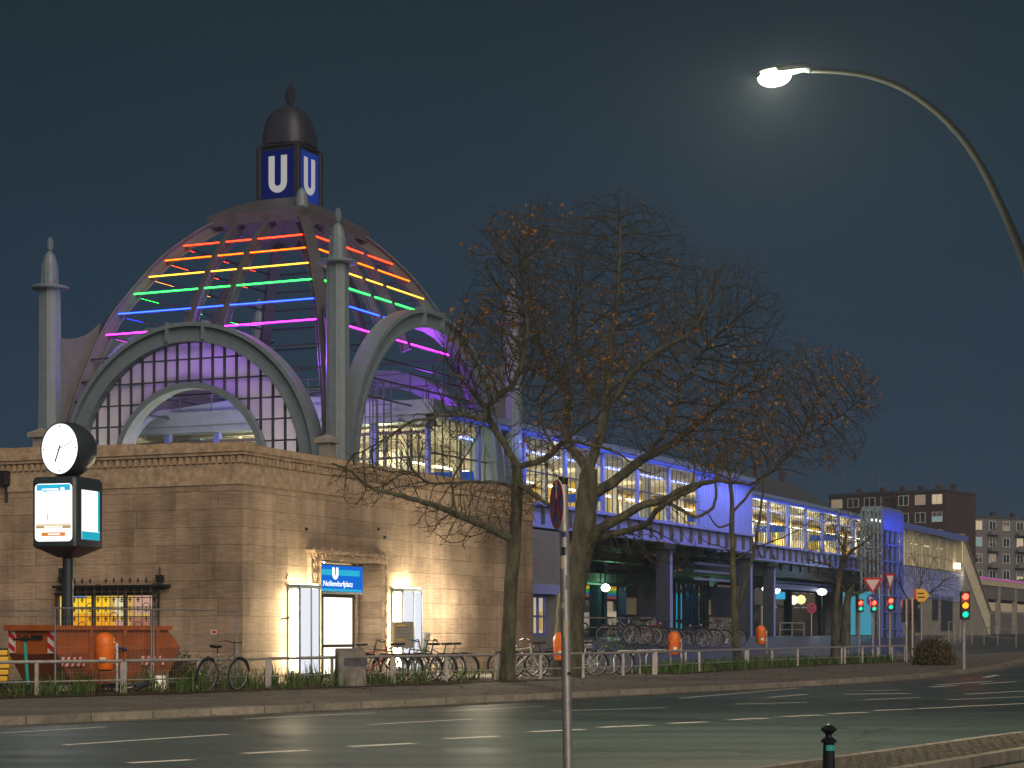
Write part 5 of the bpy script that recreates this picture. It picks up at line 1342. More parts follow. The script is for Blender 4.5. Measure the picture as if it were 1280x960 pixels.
# ------------------------------------------------------------------ rails along the kerb
def railing(label, pxs, P=None, h=.66, mid=.27):
    pts = []
    for px in pxs:
        q = railat(px) if P is None else P(px)
        pts.append(Vector((q[0], q[1], gz(*q))))
    o = thing('guard_rail', label, 'railing', pts[0], 0, 'low guard rails along the planting bed'); o0 = pts[0]
    mb = MB(); mb.tube([p+Vector((0,0,h)) for p in pts], .034, 8); mb.build('top_rail', M['rail'], o, smooth=True, off=o0)
    mb = MB(); mb.tube([p+Vector((0,0,mid)) for p in pts], .017, 6); mb.build('lower_rail', M['rail'], o, smooth=True, off=o0)
    for p in pts: 
        mb = MB(); mb.box(p.x-.035, p.x+.035, p.y-.035, p.y+.035, p.z-.1, p.z+h-.02); mb.build('post', M['rail'], o, off=o0)
    return o
railing('grey tube guard rail in front of the orange skip at the left edge', [-60, 46, 153])
railing('grey tube guard rail in front of the brown wall and bare bush', [156, 248, 334])
railing('grey tube guard rail in front of the lit doorway', [337, 415, 490])
railing('grey tube guard rail in front of the row of parked bicycles', [493, 558, 620])
railing('grey tube guard rail crossed by the foreground sign pole', [623, 676, 729, 779, 817])
railing('grey tube guard rail in front of the bin beside the far bicycles', [820, 857, 874, 932])
railing('grey tube guard rail along the bed right of the young tree', [935, 965, 997, 1052])
railing('grey tube guard rail in front of the traffic lights at the right end', [1056, 1078, 1097, 1115, 1131])

# ------------------------------------------------------------------ clock column with lit advertisement box
ck = at(85, 42); CK = thing('clock_column', 'dark column with a round lit clock above a lit advertisement box', 'clock', (ck.x, ck.y, gz(ck.x, ck.y)), R(-17))
kz = lambda py: EZ+(YH-py)*42/F-gz(ck.x, ck.y)
mb = MB(); mb.tube([(0,0,-.1),(0,0,kz(690))], .115, 12); mb.lathe([(.115,0),(.16,.02),(.16,.2),(.12,.24)], (0,0,0), 14); mb.box(-.2,-.12,-.06,.06,kz(722),kz(710)); mb.build('pole', M['anthracite'], CK, smooth=True)
bz0, bz1 = kz(684), kz(600); bw = .42; bd = .60
def rrect(x0, x1, z0, z1, r, n=5):
    P = []
    for cx, cz, a0 in ((x1-r,z0+r,-90),(x1-r,z1-r,0),(x0+r,z1-r,90),(x0+r,z0+r,180)):
        for i in range(n+1): a = R(a0+90*i/n); P.append((cx+r*math.cos(a), cz+r*math.sin(a)))
    return P
# box: local x to the right, -y to the viewer
mb = MB()
pl_ = []
for cx, cy, a0 in ((bw+.12-.12,-bd+.12,-90),(bw,bd-.12,0),(-bw,bd-.12,90),(-bw,-bd+.12,180)):
    for i in range(6): a = R(a0+90*i/5); pl_.append((cx+.12*math.cos(a), cy+.12*math.sin(a)))
def ring(sc, z): return [(x*sc, y*sc, z) for x, y in pl_]
nn = len(pl_); lay = [ring(.30, bz0-.22), ring(.92, bz0-.03), ring(1.0, bz0), ring(1.0, bz1-.05), ring(.93, bz1+.03), ring(.4, bz1+.05)]
vs = sum(lay, []); fs = [(i*nn+k, i*nn+(k+1)%nn, (i+1)*nn+(k+1)%nn, (i+1)*nn+k) for i in range(len(lay)-1) for k in range(nn)]+[tuple(range(nn-1,-1,-1)), tuple((len(lay)-1)*nn+k for k in range(nn))]
mb.add(vs, fs); ab = mb.build('advert_box', M['anthracite'], CK, smooth=True)
aw = bw+.02; az0, az1 = bz0+.10, bz1-.12; AH = az1-az0
mb = MB(); mb.ext([(x, -bd-.006, z) for x, z in rrect(-aw, aw, az0, az1, .09)], (0,.02,0)); ps = mb.build('poster', em('poster_white', (1,1,1), 1.5), ab)
def pp(x0, x1, f0, f1, e, nm, y):
    MB().box(-aw+2*aw*x0, -aw+2*aw*x1, -bd-y, -bd-y+.0035, az0+AH*f0, az0+AH*f1).build(nm, e, ps)
pp(.05,.95,.88,.985, em('poster_cyan', (.03,.50,.72), 1.0), 'poster_sky', .011)
pp(.22,.72,.845,.879, em('poster_cyan_low', (.35,.75,.9), 1.1), 'poster_sky', .011)
pp(.20,.64,.888,.915, em('poster_text', (1,1,1), 1.4), 'poster_line', .015)
pp(.34,.70,.855,.872, em('poster_text2', (1,1,1), 1.4), 'poster_line', .015)
pp(.70,.80,.885,.93, em('poster_text3', (1,1,1), 1.4), 'poster_emblem', .015)
pp(.03,.97,.225,.27, em('poster_brown', (.55,.36,.18), .9), 'poster_view', .011)
pp(.03,.97,.27,.31, em('poster_sand', (.85,.72,.5), 1.1), 'poster_view', .011)
pp(.25,.75,.235,.265, em('poster_text4', (1,.97,.9), 1.2), 'poster_line', .015)
pp(.33,.36,.36,.48, em('poster_figure', (.6,.55,.55), 1.0), 'poster_figure', .011)
pp(.18,.82,.09,.155, em('poster_orange', (.85,.28,.05), .9), 'poster_button', .011)
pp(.36,.68,.11,.135, em('poster_text5', (1,.95,.9), 1.3), 'poster_line', .015)
mb = MB(); mb.box(bw+.121, bw+.126, -bd+.22, bd-.22, az0+.05, az1-.12); sd_ = mb.build('side_poster', em('side_poster_white', (.95,.98,1), 1.35), ab)
mb = MB(); mb.box(bw+.127, bw+.13, -bd+.22, bd-.22, az0+.05, az0+.22); mb.box(bw+.127, bw+.13, bd-.30, bd-.22, az0+.23, az1-.12); mb.build('poster_edge', em('side_poster_cyan', (.02,.45,.62), .9), sd_)
cz = kz(562); cr_ = .585
mb = MB(); mb.lathe([(.16,bz1+.05),(.2,bz1+.1),(.28,cz-cr_*.97)], (0,0,0), 14); mb.build('clock_neck', M['anthracite'], CK)
# drum with its axis along -y, slightly turned
cd = bpy.data.objects.new('clock', None)
mb = MB(); prof = [(cr_*.55,.44),(cr_*.82,.38),(cr_*.96,.22),(cr_,.02),(cr_*.99,-.16),(cr_*.96,-.26),(cr_*.93,-.27),(cr_*.91,-.24)]
n = 40; vs = []
for r_, y in prof:
    for k in range(n): a = 2*math.pi*k/n; vs.append((r_*math.cos(a), y, cz+r_*math.sin(a)))
fs = [(i*n+k, (i+1)*n+k, (i+1)*n+(k+1)%n, i*n+(k+1)%n) for i in range(len(prof)-1) for k in range(n)]+[tuple(range(n))]
mb.add(vs, fs); cl = mb.build('clock_drum', M['anthracite'], CK, smooth=True); cl.rotation_euler = (0,0,R(-15))
mb = MB(); mb.ext([(cr_*.905*math.cos(2*math.pi*k/48), -.245, cz+cr_*.905*math.sin(2*math.pi*k/48)) for k in range(48)], (0,.02,0)); fc = mb.build('clock_face', em('clock_white', (1,1,.98), 1.7), cl)
mb = MB()
for i in range(12):
    a = math.pi*i/6; r0 = cr_*.78; w = .022 if i % 3 == 0 else .012; l = .03 if i % 3 == 0 else .02
    d_ = Vector((math.sin(a),0,math.cos(a))); mb.beam(Vector((0,-.252,cz))+d_*r0, Vector((0,-.252,cz))+d_*(r0+l), w*1.6, .006, (0,1,0))
mb.build('clock_mark', M['black'], fc)
for a, l, w, nm in ((R(204),.30,.035,'hour_hand'),(R(70),.44,.014,'minute_hand')):
    mb = MB(); d_ = Vector((math.sin(a),0,math.cos(a))); mb.beam(Vector((0,-.262,cz))-d_*.08, Vector((0,-.262,cz))+d_*l, w, .006, (0,1,0)); mb.build(nm, M['black'], fc)
bpy.data.objects.remove(cd)
light('advert_light', (0, -bd-.5, (bz0+bz1)/2), 12, (.95,.98,1), CK, 'AREA', .8, 1.5, (0,-1,0))

# ------------------------------------------------------------------ curved street lamp
lp = at(968, 25, py=96); lamp = thing('street_lamp', 'tall curved street lamp with its head glowing warm white at top right', 'street lamp', (at(1294,25).x, 25, .12))
bx = at(1294,25).x; lz = lambda py: EZ+(YH-py)*25/F-.12
arcp = [(1294,-40),(1294,330)] 
pts = [(0,0,-.1),(0,0,lz(420))]
for px, py in [(1290,370),(1281,325),(1263,283),(1245,243),(1226,205),(1200,168),(1168,136),(1130,110),(1090,95),(1050,89),(1012,88)]: pts.append((at(px,25).x-bx, 0, lz(py)))
for _ in range(3):
    Q = [pts[0]]
    for a, b in zip(pts, pts[1:]): Q += [tuple(a[i]*.75+b[i]*.25 for i in range(3)), tuple(a[i]*.25+b[i]*.75 for i in range(3))]
    pts = Q+[pts[-1]]
mb = MB(); mb.tube(pts, [.066-.038*i/len(pts) for i in range(len(pts))], 28); mb.build('pole', mat('lamp_grey', (.012,.016,.017), .6, .0, spec=.15), lamp, smooth=True)
hx, hz_ = lp.x-bx, lp.z-.12
def ellips(mb, c, rx, ry, rz, rot=0, z0=-1., z1=1., n=20, m=12):
    vs = []; ca, sa = math.cos(rot), math.sin(rot)
    for i in range(m+1):
        q = z0+(z1-z0)*i/m; rr_ = math.sqrt(max(1e-4, 1-q*q))
        for k in range(n):
            a = 2*math.pi*k/n; x, y, z = rx*rr_*math.cos(a), ry*rr_*math.sin(a), rz*q
            vs.append((c[0]+x*ca-z*sa, c[1]+y, c[2]+x*sa+z*ca))
    fs = [(i*n+k, i*n+(k+1)%n, (i+1)*n+(k+1)%n, (i+1)*n+k) for i in range(m) for k in range(n)]+[tuple(range(n-1,-1,-1)), tuple(m*n+k for k in range(n))]
    return mb.add(vs, fs)
mb = MB(); ellips(mb, (hx+.12,0,hz_+.06), .36, .15, .10, R(10), -.2, 1); mb.tube([(hx+.36,0,hz_+.10),(at(1012,25).x-bx,0,lz(88))], .035, 8); mb.lathe([(.03,0),(.03,.06),(.01,.08)], (at(1012,25).x-bx,0,lz(88)+.03), 8); mb.build('lamp_head', M['anthracite'], lamp, smooth=True)
mb = MB(); ellips(mb, (hx,0,hz_+.01), .22, .15, .14, R(8), -1, .5); lg_ = em('lamp_glow', (1,.86,.58), 3); n_ = lg_.node_tree; ad_ = n_.nodes.new('ShaderNodeAddShader'); tr_ = n_.nodes.new('ShaderNodeBsdfTransparent')
n_.links.new(n_.nodes['Emission'].outputs[0], ad_.inputs[0]); n_.links.new(tr_.outputs[0], ad_.inputs[1]); n_.links.new(ad_.outputs[0], n_.nodes['Material Output'].inputs[0])   # a clear glass bowl round the lamp
mb.build('lamp_glass', lg_, lamp, smooth=True)
light('lamp_light', (hx-.04, 0, hz_-.03), 2700, (1,.82,.54), lamp, 'POINT', .05)

# ------------------------------------------------------------------ sign pole and bollard in the foreground
sg_ = thing('no_stopping_sign', 'round blue and red no stopping sign on a tall galvanised pole in the foreground', 'road sign', (at(711,14).x, 14, .12))
top = (at(704,14).x-at(711,14).x, 0, EZ+(YH-597)*14/F-.12)
mb = MB(); mb.tube([(0,0,-.1), top], .034, 14); mb.build('pole', M['galv'], sg_, smooth=True)
mb = MB(); mb.lathe([(.0345,0),(.037,.01),(.037,.05),(.01,.06)], (top[0],0,top[2]-.05), 14); mb.build('cap', M['black'], sg_)
dz_ = EZ+(YH-631)*14/F-.12; cx_ = top[0]*dz_/top[2]
dsk = math.radians(75); nrm = Vector((-math.sin(dsk), -math.cos(dsk), 0)); xr = Vector((math.cos(dsk), -math.sin(dsk), 0)); cc = Vector((cx_-.045, -.035, dz_)); zv = Vector((0,0,1))
def disc(mb, r, o0, th, n=36, r0=None):
    out = [cc+nrm*o0+xr*r*math.cos(2*math.pi*k/n)+zv*r*math.sin(2*math.pi*k/n) for k in range(n)]
    if r0 is None: mb.ext(out, nrm*th)
    else:
        out.append(out[0]); inn = [cc+nrm*o0+xr*r0*math.cos(2*math.pi*k/n)+zv*r0*math.sin(2*math.pi*k/n) for k in range(n+1)]
        mb.strip(out, inn, nrm*th)
    return mb
rs_ = .178
dk = disc(MB(), rs_, 0, .006).build('sign_disc', M['whitep'], sg_)
disc(MB(), rs_*.80, .0065, .002).build('blue_field', mat('sign_blue', (.02,.09,.42), .35), dk)
mb = disc(MB(), rs_*.96, .0066, .0025, 36, rs_*.79)
for s_ in (-1, 1):
    dv = (xr*s_+zv).normalized(); mb.beam(cc+nrm*.010-dv*rs_*.80, cc+nrm*.010+dv*rs_*.80, .045, .003, nrm)
mb.build('red_cross', M['red'], dk)
mb = MB(); mb.beam(cc+nrm*.0105-zv*.0+xr*0+zv*.045, cc+nrm*.0105+zv*.115, .02, .004, nrm); mb.ext([cc+nrm*.0105+zv*.12-xr*.04, cc+nrm*.0105+zv*.12+xr*.04, cc+nrm*.0105+zv*.165], nrm*.003); mb.build('white_arrow', M['whitep'], dk)
mb = MB()
mb.lathe([(.034,dz_+.10),(.038,dz_+.10),(.038,dz_+.125),(.034,dz_+.125)], (cx_,0,0), 14); mb.build('clamp', M['galv'], sg_); mb = MB(); mb.lathe([(.034,dz_-.12),(.038,dz_-.12),(.038,dz_-.095),(.034,dz_-.095)], (cx_,0,0), 14); mb.build('clamp', M['galv'], sg_)
rs2 = random.Random(9)
for i, (py, h, m_) in enumerate(((668,7,'blue'),(689,10,'black'),(703,16,'facade'),(728,18,'plaster'),(757,7,'facade'),(786,22,'facade'),(842,4,'black'),(815,10,'plaster'))):
    z = EZ+(YH-py)*14/F-.12; x = top[0]*z/top[2]; hh = h*14/F; w0_ = rs2.uniform(3.5, 5.0)
    a = [(x+.0352*math.cos(w0_+q*.13), .0352*math.sin(w0_+q*.13)) for q in range(8)]
    mb = MB(); mb.strip([(u, v, z-hh/2) for u, v in a], [(u, v, z+hh/2) for u, v in a], (0, -.0006, 0)); mb.build('sticker', M[m_], sg_)
bo = thing('bollard', 'black cast iron bollard with a faceted knob and teal sticker at bottom right', 'bollard', (at(1036,14).x, 14, 0))
bz = lambda py: EZ+(YH-py)*14/F
mb = MB(); mb.lathe([(.062,-.05),(.055,.1),(.043,bz(945)),(.040,bz(929)),(.056,bz(928)),(.058,bz(925.5)),(.048,bz(924)),(.024,bz(921)),(.022,bz(919)),(.030,bz(917)),(.056,bz(912.5)),(.057,bz(910.5)),(.030,bz(907)),(.016,bz(905.5)),(.005,bz(905))], (0,0,0), 12); mb.build('shaft', mat('black_cast_iron', (.012,.015,.02), .35, .2, var=.3, scale=20), bo)
mb = MB(); a = [(.0455*math.cos(q), .0455*math.sin(q)) for q in [R(235+i*9) for i in range(11)]]; mb.strip([(u,v,bz(938)) for u,v in a], [(u,v,bz(931)) for u,v in a], (0,-.001,0)); mb.build('sticker', M['teal'], bo)

# ------------------------------------------------------------------ litter bins
def bin_proto():
    o = thing('litter_bin', '', 'litter bin', (0,0,0), 0, 'orange litter bins'); 
    mb = MB(); mb.lathe([(.10,.44),(.16,.47),(.175,.52),(.205,.80),(.215,.98),(.208,1.06),(.185,1.13),(.145,1.19),(.09,1.225),(.02,1.24)], n=24); b = mb.build('body', M['orange'], o, smooth=True)
    mb = MB(); mb.lathe([(.2165,.975),(.219,.985),(.217,1.0)], n=24, cap=False); mb.build('seam', M['orange'], b)
    mb = MB(); a = [(.2135*math.cos(q), .2135*math.sin(q)) for q in [R(255+i*5) for i in range(8)]]; mb.strip([(u,v,.72) for u,v in a], [(u,v,.62) for u,v in a], (0,-.003,0)); mb.build('sticker', M['whitep'], b)
    mb = MB(); mb.tube([(.25,.02,-.1),(.25,.02,1.02)], .036, 8); mb.box(.18,.25,-.02,.06,.6,.66); mb.box(.18,.25,-.02,.06,.9,.96); mb.build('post', M['galv'], o)
    return o
bp_ = bin_proto()
BN = [(131,40.6,'orange litter bin with a rounded top in front of the skip'),(701,54.5,'orange litter bin half hidden behind the foreground sign pole'),(842.5,66,'orange litter bin in front of the dark parked bicycles'),(951,80,'orange litter bin right of the thin young tree')]
for i, (px, d, lab) in enumerate(BN):
    o = bp_ if i == 0 else copy_tree(bp_); p = at(px, d); o.location = (p.x, p.y, .7*gz(p.x, p.y)+.04); o.rotation_euler.z = R((-4,-6,5,8)[i]); o['label'] = lab
for px, d, lab in ((755,150,'small orange litter bin far away by the blue green post'),(968,150,'small orange litter bin far away beside the pale pipe')):
    o = copy_tree(bp_); p = at(px, d); o.location = (p.x, p.y, EZ+(YH-774)*d/F-1.2); o['label'] = lab

# ------------------------------------------------------------------ skip, fence, scooter, container, block, board
K0 = Vector((at(72,41.3).x, 41.3, .12)); 
SK = thing('skip', 'dented orange skip with red and white warning plates against the brown wall', 'skip', K0, R(56))   # local x along its long side, y along its end
Lk, Wk, Hk = 3.75, 1.5, 1.30
mb = MB(); mb.hexa([(.45,0,.12),(Lk-.55,0,.12),(Lk-.55,Wk,.12),(.45,Wk,.12),(0,0,.78),(Lk-.05,0,.9),(Lk-.05,Wk,.9),(0,Wk,.78)]); mb.build('lower_hull', M['skip2'], SK)
mb = MB(); mb.hexa([(0,0,.782),(Lk-.05,0,.902),(Lk-.05,Wk,.902),(0,Wk,.782),(-.02,0,Hk),(Lk+.0-.45,0,Hk),(Lk-.45,Wk,Hk),(-.02,Wk,Hk)]); 
hl = mb.build('hull', M['skip'], SK)
mb = MB(); mb.beam((-.08,-.03,Hk+.04),(Lk-.4,-.03,Hk+.04),.10,.10); mb.beam((-.06,-.03,Hk+.04),(-.06,Wk+.03,Hk+.04),.12,.12); mb.beam((-.08,Wk+.03,Hk+.04),(Lk-.4,Wk+.03,Hk+.04),.1,.1)
for q in (.9, 1.9, 2.9): mb.beam((q,-.04,.3),(q,-.04,Hk),.09,.08)
mb.build('rim', M['skip'], SK)
mb = MB(); mb.tube([(1.25,-.03,1.0),(1.25,-.22,1.0)], .07, 8); mb.tube([(1.25,-.12,1.0),(1.9,-.1,.86)], .03, 5); mb.build('trunnion', M['blue'], SK)
def plate(name, x0, x1, y, z0, z1, parent, axis='x', n=4):
    mb = MB(); rd = MB()
    def Q(u, w, o): return (x0+(x1-x0)*u, y-o, z0+(z1-z0)*w) if axis == 'x' else (y-o, x0+(x1-x0)*u, z0+(z1-z0)*w)
    mb.ext([Q(0,0,.0),Q(1,0,.0),Q(1,1,.0),Q(0,1,.0)], (0,-.01,0) if axis == 'x' else (-.01,0,0)); pl = mb.build(name, M['whitep'], parent)
    asp = (x1-x0)/(z1-z0)
    if asp > 1:
        for i in range(n): a = i/n; b = (i+.5)/n; k = .5/n; rd.ext([Q(a,0,.012),Q(b,0,.012),Q(min(1,b+k),1,.012),Q(min(1,a+k),1,.012)], (0,-.003,0) if axis == 'x' else (-.003,0,0))
    else:
        for i in range(n): a = i/n; b = (i+.5)/n; k = .5/n; rd.ext([Q(0,a,.012),Q(1,min(1,a+k),.012),Q(1,min(1,b+k),.012),Q(0,b,.012)], (0,-.003,0) if axis == 'x' else (-.003,0,0))
    rd.build('red_stripes', M['red'], pl); return pl
plate('warning_plate', .10, .75, -.02, .52, .72, SK); plate('warning_plate', 2.45, 3.15, -.02, .52, .72, SK, n=4)
plate('warning_plate', .06, .26, -.03, .80, 1.28, SK, 'y', 2); plate('warning_plate', Wk-.24, Wk-.04, -.03, .80, 1.28, SK, 'y', 2)
mb = MB(); mb.box(-.06,-.03,.42,.75,1.10,1.18); mb.build('name_plate', M['black'], SK)
tx = text('7 45', .15, M['black'], SK, (-.05, 1.18, 1.08), R(-90), .35, 'number')
# wire fence panels
def fence(label, a, b, h=1.75):
    a = Vector((*a, .12)); b = Vector((*b, .12)); L = (b-a).length
    o = thing('wire_fence_panel', label, 'fence', a, math.atan2(b.y-a.y, b.x-a.x), 'wire fence panels round the skip')
    mb = MB(); mb.tube([(0,0,.05),(0,0,h),(L,0,h),(L,0,.05)], .022, 6); mb.tube([(0,0,.12),(L,0,.12)], .02, 6); mb.build('frame', M['galv'], o)
    mb = MB(); n = int(L/.085)
    for i in range(1, n): x = L*i/n; mb.beam((x,0,.12),(x,0,h),.005,.005,(0,1,0))
    for i in range(1, 6): z = .12+(h-.12)*i/6; mb.beam((0,0,z),(L,0,z),.006,.006)
    mb.build('wire_mesh', M['galv'], o)
    mb = MB(); 
    for x in (0, L): mb.box(x-.35, x+.35, -.12, .12, 0, .12)
    mb.build('foot', M['concrete'], o)
    return o
def gp(px, d): q = at(px, d); return (q.x, q.y)
fence('wire fence panel behind the skip at the left edge', gp(-70, 46.3), gp(67, 45.8))
fence('wire fence panel in front of the lit barred window', gp(69, 40.85), gp(189, 43.3))
f3 = fence('wire fence panel with a small red plate by the building corner', gp(192, 43.4), gp(296, 46.0))
mb = MB(); mb.box(2.0,2.2,-.03,-.024,1.2,1.3); mb.build('plate', M['whitep'], f3); mb = MB(); mb.box(2.02,2.18,-.034,-.031,1.22,1.28); mb.build('red_field', M['red'], f3)
# kick scooter
p = at(20, 39.6); sc_ = thing('kick_scooter', 'teal electric kick scooter parked behind the rail at the left edge', 'scooter', (p.x, p.y, .12), R(70))
mb = MB(); mb.tube([(.42,0,.16),(.30,0,1.08)], .035, 8); mb.build('steering_tube', M['teal'], sc_); mb = MB(); mb.tube([(.30,-.26,1.10),(.30,.26,1.10)], .024, 8); mb.box(.26,.36,-.07,.07,1.06,1.14); mb.build('handlebar', M['black'], sc_)
mb = MB(); mb.box(-.45,.36,-.075,.075,.11,.17); mb.build('deck', M['black'], sc_, bevel=.02)
for x in (-.55, .46):
    mb = MB(); mb.tube([(x+.1*math.cos(a), 0, .12+.1*math.sin(a)) for a in [2*math.pi*i/16 for i in range(17)]], .025, 6, False); mb.box(x-.06,x+.06,-.02,.02,.08,.16); mb.build('wheel', M['rubber'], sc_)
p = at(-2, 39.4); yb = thing('striped_container', 'yellow ribbed container with dark stripes cut off by the left edge', 'container', (p.x, p.y, .12), R(8))
mb = MB()
for i in range(5): mb.box(-.28, .24-.02*abs(i-2), -.25, .25, .26+i*.13, .26+i*.13+.105)
mb.build('ribs', M['yellow'], yb, bevel=.02); mb = MB(); mb.box(-.25,.17,-.22,.22,.0,.92); mb.build('core', M['black'], yb)
# stone block by the door
p = at(438, 45); blk = thing('stone_block', 'grey concrete block standing in front of the lit doorway', 'block', (p.x, p.y, .12), R(12))
mb = MB(); mb.hexa([(-.33,-.3,0),(.33,-.3,0),(.33,.3,0),(-.33,.3,0),(-.32,-.29,.80),(.32,-.29,.80),(.32,.29,.88),(-.32,.29,.88)]); mb.build('body', mat('dirty_concrete', (.17,.16,.15), .9, var=.4, scale=3, bump=.4, bscale=20), blk, bevel=.03)
mb = MB(); mb.box(-.18,.34,-.306,-.3015,.48,.66); mb.build('dark_patch', mat('old_poster', (.06,.06,.08), .8, var=.4, scale=8), blk)
p = at(504, 49.5); ib = thing('info_board', 'grey information board with yellow headings on a post behind the bicycles', 'sign board', (p.x, p.y, .12), R(-4))
iz0, iz1 = EZ+(YH-810)*49.5/F-.12, EZ+(YH-777)*49.5/F-.12
mb = MB(); mb.box(-.26,.26,-.02,.02,iz0,iz1); mb.build('panel', mat('board_grey', (.24,.22,.19), .6), ib); mb = MB(); mb.tube([(-.02,.05,-.1),(-.02,.05,iz1-.05)], .03, 8); mb.build('post', M['galv'], ib)
mb = MB(); 
for z in (iz1-.08, iz0+.22): mb.box(-.18,.06,-.026,-.021,z-.03,z)
mb.box(-.25,-.22,-.026,-.021,iz0+.02,iz1-.02); mb.build('heading_bar', M['yellow'], ib)
mb = MB()
for i in range(5): mb.box(-.16,.2-.05*(i%2),-.026,-.021,iz1-.16-i*.075,iz1-.15-i*.075)
mb.build('text_line', M['steel_dark'], ib)

# ------------------------------------------------------------------ bicycles
def bike(frame_m, label, basket=None, step_through=False, shield=None):
    o = thing('bicycle', label, 'bicycle', (0,0,0), 0, 'parked bicycles')
    r = .335
    for x in (-.52, .53):
        mb = MB(); mb.tube([(x+r*math.cos(a), 0, r+r*math.sin(a)) for a in [2*math.pi*i/28 for i in range(29)]], .019, 6, False); w = mb.build('wheel', M['rubber'], o)
        mb = MB(); mb.tube([(x+(r-.03)*math.cos(a), 0, r+(r-.03)*math.sin(a)) for a in [2*math.pi*i/28 for i in range(29)]], .010, 5, False)
        for i in range(14): a = 2*math.pi*i/14; mb.beam((x,.02*(-1)**i,r), (x+(r-.03)*math.cos(a),0,r+(r-.03)*math.sin(a)), .004, .004, (0,1,0))
        mb.tube([(x,-.05,r),(x,.05,r)], .022, 6); mb.build('rim', M['galv'], w)
        mb = MB(); a0, a1 = (R(60), R(200)) if x < 0 else (R(10), R(150)); mb.tube([(x+(r+.035)*math.cos(a0+(a1-a0)*i/10), 0, r+(r+.035)*math.sin(a0+(a1-a0)*i/10)) for i in range(11)], .024, 5); mb.build('mudguard', M['black'], o)
    bb = (-.08,0,.30); seat = (-.24,0,.80); head = (.34,0,.82); hd = (.30,0,.95)
    mb = MB()
    mb.tube([bb, seat], .017, 6); mb.tube([bb, (.36,0,.70)], .019, 6)
    mb.tube([(-.14,0,.52) if step_through else (-.225,0,.74), head], .016, 6)
    for y in (-.05,.05): mb.tube([(-.52,y,r), bb], .010, 5); mb.tube([(-.52,y,r), (-.22,0,.72)], .009, 5); mb.tube([(.53,y,r),(.40,y*.7,.62),(.37,0,.68)], .012, 5)
    mb.tube([(.375,0,.66), hd], .019, 6)
    mb.tube([(-.75,0,.70),(-.30,0,.70)], .010, 5); mb.tube([(-.52,.06,r),(-.6,.06,.70)], .007, 4); mb.tube([(-.52,-.06,r),(-.6,-.06,.70)], .007, 4)
    mb.build('frame', frame_m, o)
    mb = MB(); mb.tube([seat, (-.27,0,.93)], .013, 6); mb.hexa([(-.42,-.075,.92),(-.14,-.02,.92),(-.14,.02,.92),(-.42,.075,.92),(-.44,-.085,.98),(-.12,-.02,.965),(-.12,.02,.965),(-.44,.085,.98)]); mb.build('saddle', M['black'], o, bevel=.012)
    mb = MB(); mb.tube([hd, (.29,0,1.02)], .014, 6); mb.tube([(.18,-.30,1.02),(.27,-.22,1.05),(.31,-.06,1.03),(.31,.06,1.03),(.27,.22,1.05),(.18,.30,1.02)], .012, 6); mb.build('handlebar', M['black'], o)
    mb = MB(); mb.tube([(-.08,-.10,.30),(-.08,.10,.30)], .018, 6); mb.box(-.09,.09,.10,.13,.14,.16); mb.beam((-.08,.10,.30),(0,.11,.15),.02,.02); mb.beam((-.08,-.10,.30),(-.16,-.11,.45),.02,.02); mb.beam((-.17,.055,.30),(.01,.055,.30),.015,.01); mb.box(-.25,-.07,-.13,-.10,.44,.46); mb.tube([(-.08+.09*math.cos(a), .055, .30+.09*math.sin(a)) for a in [2*math.pi*i/14 for i in range(15)]], .008, 4, False); mb.build('crank', M['galv'], o)
    mb = MB(); mb.lathe([(.005,0),(.035,.01),(.03,.05),(.005,.06)], (.42,0,.82), 8); mb.build('headlight', M['galv'], o)
    if basket:
        mb = MB()
        for z in (0,.1,.2): mb.tube([(.42,-.16,.78+z),(.70,-.18,.78+z),(.70,.18,.78+z),(.42,.16,.78+z),(.42,-.16,.78+z)], .007, 4)
        for q in range(8): y = -.17+.34*q/7; mb.tube([(.70,y,.78),(.70,y,.98)], .005, 4); mb.tube([(.42+.28*q/7,-.17,.78),(.42+.28*q/7,-.17,.98)], .005, 4)
        mb.box(.43,.69,-.16,.16,.775,.785); mb.build('basket', basket, o)
    if shield:
        mb = MB(); mb.hexa([(.36,-.10,.80),(.42,-.10,.80),(.42,.10,.80),(.36,.10,.80),(.26,-.13,1.22),(.33,-.13,1.25),(.33,.13,1.25),(.26,.13,1.22)]); mb.build('front_shield', shield, o, bevel=.02)
    return o
BM = [M['black'], mat('bike_grey', (.16,.17,.18), .35, .3), mat('bike_red', (.32,.02,.02), .35), mat('bike_blue', (.03,.05,.2), .35), mat('bike_pale', (.5,.5,.46), .35)]
protos = [bike(BM[0], ''), bike(BM[1], '', None, True), bike(BM[2], ''), bike(BM[3], '', M['galv'], True), bike(BM[4], '')]
used = set()
def put(k, px, d, ang, lab, lean=4):
    o = protos[k] if k not in used else copy_tree(protos[k]); used.add(k)
    p = at(px, d); o.location = (p.x, p.y, gz(p.x, p.y)); o.rotation_euler = (R(lean), 0, R(ang)); o['label'] = lab; return o
put(2, 466, 48.0, 8, 'dark red bicycle leaning just right of the concrete block')
put(0, 485, 49.0, 186, 'black bicycle left of the information board post')
put(1, 509, 49.2, 4, 'grey step through bicycle directly under the information board')
put(0, 528, 49.6, 170, 'black bicycle between the board and the shielded rental bicycle')
put(3, 556, 50.8, 182, 'dark blue bicycle with wire basket at the right end of the row before the wall')
rb_ = bike(mat('rental_teal', (.02,.16,.15), .4), 'rental bicycle with a white and teal front shield before the stone wall', None, True, M['whitep']); p = at(545, 50.0); rb_.location = (p.x, p.y, .12); rb_.rotation_euler = (R(3), 0, R(150))
put(4, 648, 54.6, 12, 'pale framed bicycle just right of the slender dark tree')
put(1, 664, 55.2, 195, 'grey bicycle under the lit kiosk window')
put(0, 684, 55.4, 8, 'black bicycle just left of the foreground sign pole')
